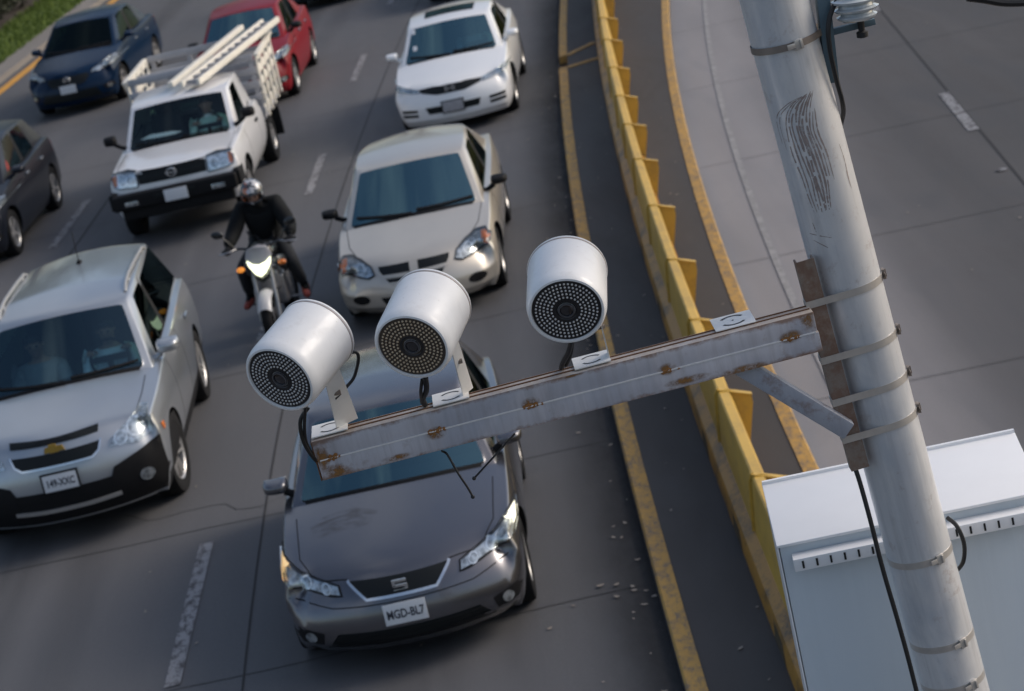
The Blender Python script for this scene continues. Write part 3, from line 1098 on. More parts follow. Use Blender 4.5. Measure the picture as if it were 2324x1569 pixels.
# three camera housings with rings of infra-red lamps
t = NT('housing_white')
h1 = t.noise(5, 5, .65, (1, 1, 1), .3)
h2 = t.noise(26, 4, .7, (1, 1, .12))
h3 = t.noise(60, 3, .6)
hc = t.mix(t.ramp(h1, [(.42, 0), (.75, .30)]), (.82, .82, .815), (.62, .61, .60))
hc = t.mix(t.ramp(h2, [(.55, 0), (.78, .35)]), hc, (.55, .53, .51))
hc = t.mix(t.ramp(h3, [(.70, 0), (.76, .5)]), hc, (.40, .36, .33))
t.base(hc); t.set(Roughness=t.ramp(h1, [(.3, .30), (.8, .5)]), Coat_Weight=.15)
M_hous = t.m
M_hrust = mat_plain('housing_rim', (.42, .36, .33), .6, .2, .35, 30)
M_face = mat_plain('lamp_face', (.016, .016, .018), .35, 0, .2)
M_face_b = mat_plain('lamp_face_dusty', (.060, .044, .032), .5, 0, .3)
M_led = mat_plain('lamp_bead', (.62, .60, .58), .25, 0, .3, 60)
M_led_b = mat_plain('lamp_bead_amber', (.56, .44, .30), .3, 0, .3, 60)
M_lens = mat_plain('lens_glass', (.012, .012, .016), .06, 0, .1, coat=1.0)
M_lring = mat_plain('lens_ring', (.12, .12, .13), .35, .4)
def camdir(ix, iy, th):
    """world direction: tilted th from facing the lens, towards image direction (ix,iy down)"""
    n = math.hypot(ix, iy)
    return ((rtv * (ix / n) - upv * (iy / n)) * math.sin(th) - fw * math.cos(th)).normalized()
def cctv(face_px, dirpx, th, Y, label, amber, arm_px, side, length=.262, rad=.135, ear=(0, .03, 0)):
    fc = at(face_px[0], face_px[1], Y)
    view = (fc - cam.matrix_world.translation).normalized()
    d = camdir(dirpx[0], dirpx[1], th)
    t_ = thing('traffic_camera', label, 'camera', (0, 0, 0), 0, 'round white traffic cameras on the arm')
    d, a, b = frame(d)
    M = Matrix(((a.x, b.x, d.x, fc.x), (a.y, b.y, d.y, fc.y), (a.z, b.z, d.z, fc.z), (0, 0, 0, 1)))
    k = rad / .135
    bm = bm_new()
    add_lathe(bm, [(-length, .05), (-length, rad), (-length + .012, rad + .0015), (-.03, rad + .001), (-.006, rad - .003), (.004, rad - .009), (.005, rad - .016), (-.006, rad - .019), (-.0065, .02)], M, 64)
    fix_normals(bm)
    obj('housing', bm, M_hous, t_, smooth=30)
    bm = bm_new()
    add_lathe(bm, [(-length - .012, .03), (-length - .012, rad - .012), (-length - .006, rad + .002), (-length + .002, rad + .004), (-length + .004, rad + .0025), (-length + .004, rad - .01)], M, 64)
    fix_normals(bm); cap = obj('back_cap', bm, M_hous, t_, smooth=30)
    bm = bm_new()
    add_lathe(bm, [(-length + .004, rad), (-length + .0045, rad + .003), (-length + .009, rad + .0025), (-length + .009, rad)], M, 64, closed=True)
    fix_normals(bm); obj('rim_seam', bm, M_hrust, t_)
    bm = bm_new()
    add_lathe(bm, [(-.006, .116 * k), (-.001, .115 * k), (-.001, .030 * k), (-.006, .03 * k)], M, 64, closed=True)
    fix_normals(bm)
    rg = random.Random(3)
    for j, (rr, n) in enumerate(((.051, 24), (.064, 30), (.077, 36), (.090, 42), (.103, 48))):
        for i in range(n):
            an = 2 * math.pi * (i + .5 * (j % 2)) / n
            bmesh.ops.create_icosphere(bm, subdivisions=1, radius=.0044 * k, matrix=M @ Matrix.Translation((rr * k * math.cos(an), rr * k * math.sin(an), .0)))
    for f in bm.faces:
        if len(f.verts) == 3:
            f.material_index = 1
    obj('lamp_ring', bm, [M_face_b, M_led_b] if amber else [M_face, M_led], t_, smooth=50)
    bm = bm_new(); add_lathe(bm, [(-.004, .042 * k), (.0005, .042 * k), (.001, .036 * k), (-.004, .030 * k)], M, 40, caps=False)
    fix_normals(bm); lr = obj('lens', bm, M_face, t_)
    bm = bm_new(); add_lathe(bm, [(-.002, .0275 * k), (.004, .0275 * k), (.005, .0235 * k), (-.001, .0225 * k)], M, 40, caps=False); fix_normals(bm)
    obj('lens_rim', bm, M_lring, lr)
    bm = bm_new(); add_lathe(bm, [(-.001, .0235 * k), (.0005, .02 * k), (.003, .012 * k), (.004, .002 * k)], M, 32); fix_normals(bm)
    obj('lens_glass', bm, M_lens, lr)
    # bracket: slotted base plate on the arm and an upright ear that carries the housing
    bx = on_arm(*arm_px)
    Mp = AM @ Matrix.Translation((bx, TD * .5 + .035, TOP + .004))
    bm = bm_new(); slot_plate(bm, Mp, .13, .13)
    e0 = Mp @ Vector((side * .062, .0, 0))
    mid = fc - d * (length * .55)
    e1 = mid + (Mp.to_3x3() @ Vector((side, 0, 0))).normalized() * (rad * .62) - Vector((0, 0, rad * .70))
    w = Vector(ear) * 1.1
    w2 = Vector(ear) * .8
    tk = ax * .003 * side
    q = [e0 - w, e0 + w, e1 + w2, e1 - w2]
    A_ = [bm.verts.new(v) for v in q]; B_ = [bm.verts.new(v + tk) for v in q]
    bm.faces.new(A_); bm.faces.new(B_[::-1])
    for i in range(4):
        bm.faces.new((A_[i], A_[(i + 1) % 4], B_[(i + 1) % 4], B_[i]))
    e2 = mid - Vector((0, 0, rad * .72))
    add_box(bm, ((e1 + e2) / 2), ((e1 - e2).length + .02, .05, .004), None)
    fix_normals(bm)
    br = obj('bracket', bm, M_white_br, t_, smooth=0)
    bm = bm_new(); slot_marks(bm, Mp, .12, .12); loose(obj('slot', bm, M_black, br, smooth=0))
    bm = bm_new(); ec = (e0 + e1) / 2 - Vector((0, .002, 0)); 
    for p in (ec + (e1 - e0) * .12,):
        add_lathe(bm, [(-.012, .009), (.012, .009)], Matrix.Translation(p) @ Matrix.Rotation(R(90), 4, 'Y'), 6)
    obj('bolt', bm, M_band_r, br)
    return t_, M
c1_, M1 = cctv((635, 861), (-.58, .81), R(44), 7.62, 'leftmost white round camera at the free end of the arm, looped cable beside it', False, (742, 968), 1, .275, .135, (.034, .026, 0))
c2_, M2 = cctv((935, 787), (-.38, .93), R(38), 7.60, 'middle white round camera with an amber tinted lamp face, over the dark grey car', True, (1018, 892), 1, .262, .135, (.017, .03, 0))
c3_, M3 = cctv((1286, 705), (-.05, 1.0), R(33), 7.58, 'white round camera nearest the pole, facing straight down the road', False, (1340, 805), 1, .255)

def cable(name, pts, r, label, cat='cable', parent=None, mat=None, n=8):
    bm = bm_new(); add_tube(bm, smooth_path(pts, 8), r, n)
    o = obj(name, bm, mat or M_black, parent)
    if parent is None:
        tag(o, label, cat)
    return o
# cables that belong to the cameras
cable('lead', [M1 @ Vector(p) for p in ((0, -.10, -.24),)] + [at(808, 800, 7.85), at(806, 850, 7.85), at(785, 880, 7.83), at(760, 905, 7.80)], .006, '', parent=c1_)
cable('lead', [at(700, 925, 7.72), at(682, 955, 7.72), at(688, 1000, 7.74), at(712, 1040, 7.79), at(740, 1062, 7.90)], .007, '', parent=c1_)
cable('lead', [at(698, 905, 7.66), at(692, 940, 7.70), at(694, 1000, 7.75), at(720, 1050, 7.86)], .006, '', parent=c1_)
cable('lead', [at(965, 855, 7.66), at(968, 885, 7.72), at(960, 905, 7.80), at(965, 920, 7.87)], .010, '', parent=c2_)
cable('lead', [at(958, 862, 7.68), at(955, 890, 7.72), at(957, 915, 7.86)], .006, '', parent=c2_)
cable('lead', [at(1297, 775, 7.62), at(1290, 800, 7.70), at(1278, 822, 7.80), at(1274, 835, 7.88)], .0095, '', parent=c3_)
cable('lead', [at(1300, 775, 7.64), at(1296, 805, 7.72), at(1285, 830, 7.86)], .006, '', parent=c3_)
cable('hanging_wire', [at(1003, 1024, 7.85), at(1015, 1032, 7.82), at(1040, 1075, 7.80), at(1062, 1108, 7.80), at(1074, 1130, 7.80)], .0042, 'longer thin black wire hanging under the arm over the grey bonnet', 'wire')
cable('hanging_wire', [at(1168, 985, 7.86), at(1150, 1005, 7.83), at(1118, 1040, 7.80), at(1095, 1065, 7.80), at(1076, 1086, 7.80)], .0036, 'shorter thin black wire hanging under the arm beside the grey car mirror', 'wire')
bm = bm_new()
for p in (at(1074, 1130, 7.80),):
    bmesh.ops.create_icosphere(bm, subdivisions=2, radius=.007, matrix=Matrix.Translation(p))
for o_, p in ((bpy.data.objects['hanging_wire'], at(1073, 1128, 7.80)), (bpy.data.objects['hanging_wire.001'], at(1076, 1086, 7.80))):
    b2 = bm_new(); bmesh.ops.create_icosphere(b2, subdivisions=2, radius=.0075, matrix=Matrix.Translation(p)); obj('wire_end', b2, M_black, o_)
bm.free()
cable('power_cable', [at(1940, 1060, 7.88), at(1953, 1100, 7.87), at(1975, 1180, 7.85), at(2003, 1290, 7.84), at(2035, 1400, 7.84), at(2060, 1490, 7.84), at(2085, 1590, 7.84), at(2110, 1700, 7.84)], .0085, 'thick black cable running down the left edge of the pole')
cable('looped_cable', [at(2150, 1175, 8.02), at(2172, 1195, 7.98), at(2188, 1235, 7.97), at(2186, 1275, 7.97), at(2168, 1300, 8.05)], .008, 'short black cable loop bulging from the right of the pole by the cabinet')
cable('drop_cable', [at(1920, -25, 7.95), at(1892, 15, 7.92), at(1880, 60, 7.90), at(1884, 115, 7.90), at(1898, 180, 7.92), at(1910, 225, 7.94), at(1914, 255, 8.0), at(1908, 285, 8.1)], .0085, 'black cable dropping past the blue-grey channel at the upper right of the pole')
cable('cable_bundle', [at(2195, -6, 7.6), at(2235, -1, 7.6), at(2280, 6, 7.6), at(2340, 4, 7.6), at(2420, -8, 7.6)], .014, 'dark cable crossing the top right corner')

# fixture at the top right of the pole: channel, saddle bracket and ribbed insulator
M_bluegrey = mat_plain('channel_bluegrey', (.10, .15, .18), .5, .3, .15)
fx = thing('insulator_bracket', 'blue-grey channel with a ribbed pale insulator at the top right of the pole', 'bracket')
q0, q1 = at(1862, -40, 7.97), at(1888, 186, 7.97)
d, a, b = frame(q1 - q0)
bm = bm_new(); add_box(bm, ((q1 - q0).length / 2, 0, 0), ((q1 - q0).length, .05, .045), Matrix(((d.x, a.x, b.x, q0.x), (d.y, a.y, b.y, q0.y), (d.z, a.z, b.z, q0.z), (0, 0, 0, 1)))); bevel(bm, .003)
obj('channel', bm, M_bluegrey, fx)
q0, q1 = at(1890, 72, 7.97), at(1985, 48, 7.97)
d, a, b = frame(q1 - q0)
bm = bm_new(); add_box(bm, ((q1 - q0).length / 2, 0, 0), ((q1 - q0).length, .03, .022), Matrix(((d.x, a.x, b.x, q0.x), (d.y, a.y, b.y, q0.y), (d.z, a.z, b.z, q0.z), (0, 0, 0, 1)))); bevel(bm, .003)
obj('bracket_bar', bm, M_bluegrey, fx)
Mi = Matrix.Translation(at(1945, 38, 7.93)) @ Matrix.Rotation(ROLL * .2, 4, 'Y')
bm = bm_new(); add_lathe(bm, [(-.012, .02), (-.010, .055), (.0, .068), (.006, .07), (.012, .055), (.02, .052), (.024, .072), (.032, .078), (.038, .06), (.05, .056), (.054, .078), (.062, .082), (.068, .065), (.12, .05)], Mi, 40); fix_normals(bm)
obj('insulator', bm, mat_plain('porcelain', (.46, .50, .52), .2, 0, .1, coat=.8), fx)
bm = bm_new(); add_lathe(bm, [(-.075, .012), (-.072, .02), (-.055, .02), (-.05, .011), (-.012, .013)], Mi @ Matrix.Translation((.01, 0, 0)), 12); fix_normals(bm)
obj('bolt', bm, M_black, fx)
q0, q1 = at(1842, -10, 7.93), at(1872, 170, 7.95)

# white equipment cabinet behind the pole
F0 = at(1762, 1240, 8.32)
F1 = at(2345, 1113, 8.26)
ex_ = (F1 - F0); ex_.z = 0; ex_.normalize()
ed_ = Vector((-ex_.y, ex_.x, 0)); 
ed_ = (ed_ + ex_ * .02).normalized()
Wc = 1.02
CM = Matrix(((ex_.x, ed_.x, 0, F0.x), (ex_.y, ed_.y, 0, F0.y), (0, 0, 1, F0.z), (0, 0, 0, 1)))
cab = thing('equipment_cabinet', 'large white metal cabinet with a vented ledge and a blue-grey front, mounted behind the pole', 'cabinet')
M_cabw = mat_plain('cabinet_white', (.84, .84, .845), .38, 0, .04, 5, coat=.2)
t = NT('cabinet_front')
a_ = t.noise(3, 4, .6, (2.5, 1, .3)); 
t.base(t.mix(t.ramp(t.noise(7, 5, .7, (1, 1, .06)), [(.5, 0), (.8, .4)]), t.mix(a_, (.58, .64, .69), (.64, .70, .74)), (.48, .53, .57)))
t.set(Roughness=t.ramp(a_, [(.2, .30), (.8, .42)]), Coat_Weight=.3, Coat_Roughness=.15)
M_cabf = t.m
D_c = .50
bm = bm_new()
add_box(bm, (Wc / 2, D_c / 2 + .012, -.72), (Wc - .02, D_c - .024, 1.40), CM); bevel(bm, .006); obj('box', bm, M_cabf, cab)
bm = bm_new()
v = [(0, 0, -.012), (Wc, 0, -.012), (Wc, D_c, .058), (0, D_c, .058), (0, 0, 0), (Wc, 0, 0), (Wc, D_c, .07), (0, D_c, .07)]
v = [bm.verts.new(CM @ Vector(p)) for p in v]
for f in ((0, 3, 2, 1), (4, 5, 6, 7), (0, 1, 5, 4), (1, 2, 6, 5), (2, 3, 7, 6), (3, 0, 4, 7)):
    bm.faces.new([v[i] for i in f])
bevel(bm, .004); obj('roof', bm, M_cabw, cab)
bm = bm_new(); add_box(bm, (Wc / 2, D_c - .012, .073), (Wc - .004, .016, .012), CM); obj('roof_lip', bm, M_cabw, cab)
bm = bm_new(); add_box(bm, (Wc / 2 + .02, -.022, -.072), (Wc - .06, .068, .050), CM); bevel(bm, .003); lg = obj('vent_ledge', bm, M_cabw, cab)
bm = bm_new()
for i in range(17):
    add_box(bm, (.085 + i * .0535, -.0565, -.072), (.008, .003, .030), CM)
loose(obj('vent_slot', bm, M_black, lg, smooth=0))
bm = bm_new(); add_box(bm, (.004, D_c / 2, -.70), (.006, D_c - .04, 1.36), CM); obj('side_panel', bm, M_cabw, cab)
bm = bm_new(); add_box(bm, (Wc * .46, -.034, -1.0), (.05, .09, .06), CM); obj('pole_clamp', bm, M_band_m, cab)

# ------------------------------------------------------------------ car builder
def mat_chrome(name, col, rough=.18, metal=.9):
    return mat_plain(name, col, rough, metal, .15, 40)
M_chrome = mat_chrome('chrome', (.72, .74, .76))
M_blackpl = mat_plain('black_plastic', (.009, .009, .010), .6, 0, .25, 20, spec=.18)
M_grille = mat_plain('grille_black', (.006, .008, .009), .45, 0, .3, 60, spec=.25)
M_tyre = mat_plain('tyre', (.012, .012, .013), .85, 0, .3, 30, spec=.2)
M_rim = mat_plain('alloy', (.50, .49, .48), .35, .6, .12, 30)
M_brake = mat_plain('hub_dark', (.03, .029, .028), .7, .2, .3)
M_cabin = mat_plain('cabin_dark', (.022, .022, .024), .8, 0, .2)
M_seat = mat_plain('seat_cloth', (.045, .044, .046), .9, 0, .2)
M_plate = mat_plain('plate_white', (.66, .67, .69), .45, 0, .05)
M_ink = mat_plain('plate_ink', (.03, .035, .05), .5, 0, .05)
M_orange = mat_plain('indicator_orange', (.62, .16, .02), .25, 0, .2, 60, coat=.6)
M_red = mat_plain('tail_red', (.35, .012, .012), .25, 0, .2, 60, coat=.6)
def mat_reflector(name, a, b, sc=70):
    t = NT(name)
    v = t.n('TexVoronoi'); v.inputs['Scale'].default_value = sc; t.l(t.tc(), v.inputs['Vector'])
    t.base(t.mix(t.ramp(v.outputs['Distance'], [(.1, 0), (.7, 1)]), a, b))
    t.set(Metallic=.75, Roughness=.22, Coat_Weight=1.0, Coat_Roughness=.03)
    return t.m
M_refl = mat_reflector('lamp_reflector', (.16, .18, .19), (.62, .66, .68), 22)
M_refl_w = mat_reflector('lamp_reflector_bright', (.42, .46, .48), (.85, .88, .90), 18)
M_drl = mat_emit('running_light', (1.0, .95, .78), 1.1)
M_lampwarm = mat_emit('position_light', (1.0, .66, .30), .6)
G_wind = mat_glass('windscreen_glass', (.34, .54, .56), 1.0, .012, .24, (.46, .78, .84))
G_dark = mat_glass('windscreen_dark', (.10, .15, .14), .30, .012, .012, (.6, .85, .85))
G_side = mat_glass('side_glass', (.035, .07, .06), .35, .012, .02, (.7, .95, .9))
M_clear = mat_glass('lamp_cover', (.95, .97, .97), .8, .02, .05)

FJ = (0.0, .43, .85, .925, 1.0)
SLOTS = ['body', 'bonnet', 'door', 'door', 'door', 'door', 'windscreen', 'side_window', 'side_window', 'side_window', 'side_window', 'rear_window', 'window_trim', 'wheel_arch', 'lower_trim']
(B_, HOOD, DFL, DFR, DRL, DRR, WS, SFL, SFR, SRL, SRR, RW_, TRIM, ARCH, LOW) = range(15)

def car_cage(sp):
    L, Wd, H = sp['L'], sp['W'] / 2, sp['H']
    st = sp['st']            # stations 1..9: (s, wscale, shoulder z, centre z)
    NI = 10
    gc = sp.get('gc', .18)
    frac = sp.get('frac', (0, .20, .50, .78, 1.0))
    rows = sp.get('rows', (.90, .975, 1.0, .985, .925))
    wl = [sp.get('w0', .86)] + [q[1] for q in st] + [sp.get('w10', .84)]
    zs = [sp['z0'][0]] + [q[2] for q in st] + [sp['z10'][0]]
    zc = [sp['z0'][1]] + [q[3] for q in st] + [sp['z10'][1]]
    ss = [0] + [q[0] for q in st] + [L]
    rec = sp.get('rec', (.10, .01, .0, .05, .17))
    bow = sp.get('bow', (.20, .22, .22, .20, .18))
    rrec = sp.get('rrec', (.12, .02, .0, .04, .08))
    cb = sp.get('cowlbow', .16)
    rg_ = sp.get('roof')     # dict: s (6), w (6), z (6), crown, bowf, bowr
    bm = bm_new()
    V = {}
    def pos(i, j, k):
        f = FJ[abs(j)]
        sg = 1 if j > 0 else -1
        W = Wd * wl[i] * rows[k]
        y = sg * f * W if j else 0.0
        if k == 4:
            z = zs[i] + (zc[i] - zs[i]) * (1 - f ** 2.3)
        else:
            z = gc + frac[k] * (zs[i] - gc)
            if i == 0 and k == 3:
                z += .45 * (zc[0] - zs[0]) * (1 - f ** 2.3)
        if i == 0:
            s = rec[k] + bow[k] * f ** 2.6
        elif i == NI:
            s = L - rrec[k] - .16 * f ** 2.6
        else:
            s = ss[i]
            if i == 1 and abs(j) < 4:
                s *= (.70 + .30 * f * f)
            if i == 1 and k == 4 and abs(j) < 4:
                s += rec[4] * .5
            if i == 3 and k == 4:
                g = min(1, f / .925)
                s -= cb * (1 - g * g)
            if i == 8 and k == 4:
                g = min(1, f / .925)
                s += sp.get('rearbow', .08) * (1 - g * g)
        return Vector((L / 2 - s, y, z))
    def v(i, j, k):
        if (i, j, k) not in V:
            V[(i, j, k)] = bm.verts.new(pos(i, j, k))
        return V[(i, j, k)]
    def face(vs, mi):
        f = bm.faces.new(vs)
        f.material_index = mi
        return f
    low = LOW if sp.get('low_trim') else B_
    for j in range(-4, 4):
        for k in range(4):
            face((v(0, j, k), v(0, j + 1, k), v(0, j + 1, k + 1), v(0, j, k + 1)), B_)
            face((v(NI, j, k), v(NI, j, k + 1), v(NI, j + 1, k + 1), v(NI, j + 1, k)), B_)
    two = sp.get('two_door')
    for i in range(NI):
        for k in range(4):
            for sg in (-1, 1):
                mi = B_
                if k >= 1:
                    if i in (4, 5) or (two and i in (6,)):
                        mi = DFL if sg > 0 else DFR
                    elif i == 6 and not two:
                        mi = DRL if sg > 0 else DRR
                if k == 0 and 0 < i < 9:
                    mi = low
                face((v(i, sg * 4, k), v(i + 1, sg * 4, k), v(i + 1, sg * 4, k + 1), v(i, sg * 4, k + 1)), mi)
        for j in range(-4, 4):
            face((v(i, j, 0), v(i, j + 1, 0), v(i + 1, j + 1, 0), v(i + 1, j, 0)), TRIM)
            if 3 <= i < 8 and -3 <= j < 3:
                continue
            mi = HOOD if (1 <= i < 3 and -3 <= j < 3) else B_
            face((v(i, j, 4), v(i, j + 1, 4), v(i + 1, j + 1, 4), v(i + 1, j, 4)), mi)
    # greenhouse
    NG = {}
    per = [(3, j) for j in range(-3, 4)] + [(i, 3) for i in range(4, 9)] + [(8, j) for j in range(2, -4, -1)] + [(i, -3) for i in range(7, 3, -1)]
    def roofpos(i, j):
        f = FJ[abs(j)] / .925
        sg = 1 if j > 0 else (-1 if j < 0 else 0)
        q = i - 3
        s, w, z = rg_['s'][q], rg_['w'][q], rg_['z'][q]
        if i == 3:
            s -= rg_.get('bowf', .07) * (1 - f * f)
        if i == 8:
            s += rg_.get('bowr', .06) * (1 - f * f)
        return Vector((L / 2 - s, sg * f * w, z + rg_['crown'] * (1 - f * f)))
    def node(r, i, j):
        if r == 0:
            return v(i, j, 4)
        if (r, i, j) not in NG:
            b, t_ = pos(i, j, 4), roofpos(i, j)
            if r == 3:
                p = t_
            else:
                tt = (0, .025, .93)[r]
                p = b.lerp(t_, tt)
                out = .008 if r == 1 else .014
                if abs(j) == 3 and 3 < i < 8:
                    p.y += out * (1 if j > 0 else -1)
                elif i == 3:
                    p.x += out; p.z += out * .6
                elif i == 8:
                    p.x -= out; p.z += out * .5
            NG[(r, i, j)] = bm.verts.new(p)
        return NG[(r, i, j)]
    glass_edges = []
    n = len(per)
    vanb = sp.get('pickup')
    for q in range(n):
        a, b = per[q], per[(q + 1) % n]
        for r in range(3):
            mi = B_
            if a[0] == 3 and b[0] == 3 and abs(a[1]) <= 2 and abs(b[1]) <= 2:
                mi = (TRIM, WS, B_)[r]
            elif a[0] == 8 and b[0] == 8 and abs(a[1]) <= 2 and abs(b[1]) <= 2:
                mi = (B_, RW_, B_)[r]
            elif a[1] == b[1] and abs(a[1]) == 3:
                i = min(a[0], b[0]); left = a[1] > 0
                if r == 1:
                    mi = {4: SFL if left else SFR, 5: TRIM, 6: SRL if left else SRR}.get(i, B_)
                    if i == 7 and sp.get('quarter'):
                        mi = SRL if left else SRR
                    if vanb and i >= 5:
                        mi = B_
                elif r == 0 and 4 <= i <= 6:
                    mi = TRIM
            f = face((node(r, *a), node(r, *b), node(r + 1, *b), node(r + 1, *a)), mi)
    for i in range(3, 8):
        for j in range(-3, 3):
            vs = []
            for (ii, jj) in ((i, j), (i, j + 1), (i + 1, j + 1), (i + 1, j)):
                if ii in (3, 8) or abs(jj) == 3:
                    vs.append(node(3, ii, jj))
                else:
                    if ('r', ii, jj) not in NG:
                        NG[('r', ii, jj)] = bm.verts.new(roofpos(ii, jj))
                    vs.append(NG[('r', ii, jj)])
            face(vs, B_)
    fix_normals(bm)
    cr = bm.edges.layers.float.new('crease_edge')
    cv_ = bm.verts.layers.float.new('crease_vert')
    glassm = {WS, SFL, SFR, SRL, SRR, RW_}
    for e in bm.edges:
        ms = {f.material_index for f in e.link_faces}
        if len(ms) > 1 and ms & glassm:
            e[cr] = .95
    for vv in bm.verts:
        fm = [f.material_index for f in vv.link_faces]
        for g_ in glassm:
            if fm.count(g_) == 1 and len(fm) >= 4:
                vv[cv_] = .8
    kk = {vv: key for key, vv in V.items()}
    for e in bm.edges:
        a, b = kk.get(e.verts[0]), kk.get(e.verts[1])
        if a and b:
            if a[2] == 4 and b[2] == 4:
                if abs(a[1]) == 4 and abs(b[1]) == 4:
                    e[cr] = max(e[cr], sp.get('shoulder', .35))
                if a[0] == 0 and b[0] == 0:
                    e[cr] = max(e[cr], sp.get('nose', .30))
                if a[0] == b[0] == 3 or (a[0] == b[0] == 8):
                    e[cr] = max(e[cr], .5)
                if abs(a[1]) == abs(b[1]) == 3 and a[0] <= 3 and b[0] <= 3:
                    e[cr] = max(e[cr], sp.get('hoodcrease', .25))
            if a[2] == 3 and b[2] == 3 and (abs(a[1]) == 4 and abs(b[1]) == 4 or a[0] == b[0] == 0):
                e[cr] = max(e[cr], sp.get('midcrease', .15))
            if a[2] == 0 and b[2] == 0:
                e[cr] = max(e[cr], .5)
            if (a[0] == b[0] == 0) and abs(a[1]) == abs(b[1]) == 4:
                e[cr] = max(e[cr], sp.get('corner', 0.0))
    # roof edge
    for key, vv in NG.items():
        pass
    for e in bm.edges:
        if len(e.link_faces) == 2 and e[cr] == 0 and e.verts[0] not in kk and e.verts[1] not in kk:
            if e.calc_face_angle(0) > R(30):
                e[cr] = .55
    return bm

def body_meshes(sp):
    """subdivide the cage, cut the wheel arches; returns (whole mesh, BVH)"""
    bm = car_cage(sp)
    me = bpy.data.meshes.new('tmp')
    bm.to_mesh(me); bm.free()
    o = bpy.data.objects.new('tmp', me)
    C.objects.link(o)
    for nme in range(15):
        me.materials.append(SLOTMAT[nme])
    md = o.modifiers.new('s', 'SUBSURF'); md.levels = md.render_levels = sp.get('lv', 3)
    cb = bm_new()
    for s in sp['axles']:
        for sg in (-1, 1):
            M = Matrix.Translation((sp['L'] / 2 - s, sg * (sp['W'] / 2 + .10), sp['rw'])) @ Matrix.Rotation(R(90), 4, 'X')
            ra = sp['rw'] + sp.get('archgap', .055)
            add_lathe(cb, [(-.44 if sg > 0 else -.3, ra), (.3 if sg > 0 else .44, ra)], M, 40, mi=ARCH)
    fix_normals(cb)
    cm = bpy.data.meshes.new('tmpc'); cb.to_mesh(cm); cb.free()
    co = bpy.data.objects.new('tmpc', cm); C.objects.link(co)
    for nme in range(15):
        cm.materials.append(SLOTMAT[nme])
    bo = o.modifiers.new('b', 'BOOLEAN'); bo.operation = 'DIFFERENCE'; bo.object = co; bo.solver = 'EXACT'
    out = evaluated(o)
    bpy.data.objects.remove(co); bpy.data.meshes.remove(cm)
    bvh = BVHTree.FromPolygons([v.co.copy() for v in out.vertices], [tuple(p.vertices) for p in out.polygons])
    return out, bvh
SLOTMAT = [bpy.data.materials.new('slot') for _ in range(15)]

def split_mesh(me, mi):
    ps = [p for p in me.polygons if p.material_index == mi]
    if not ps:
        return None
    mp = {}
    vs, fs = [], []
    for p in ps:
        f = []
        for i in p.vertices:
            if i not in mp:
                mp[i] = len(vs); vs.append(me.vertices[i].co[:])
            f.append(mp[i])
        fs.append(f)
    m = bpy.data.meshes.new('part')
    m.from_pydata(vs, [], fs)
    m.shade_smooth()
    m.set_sharp_from_angle(angle=R(50))
    return m

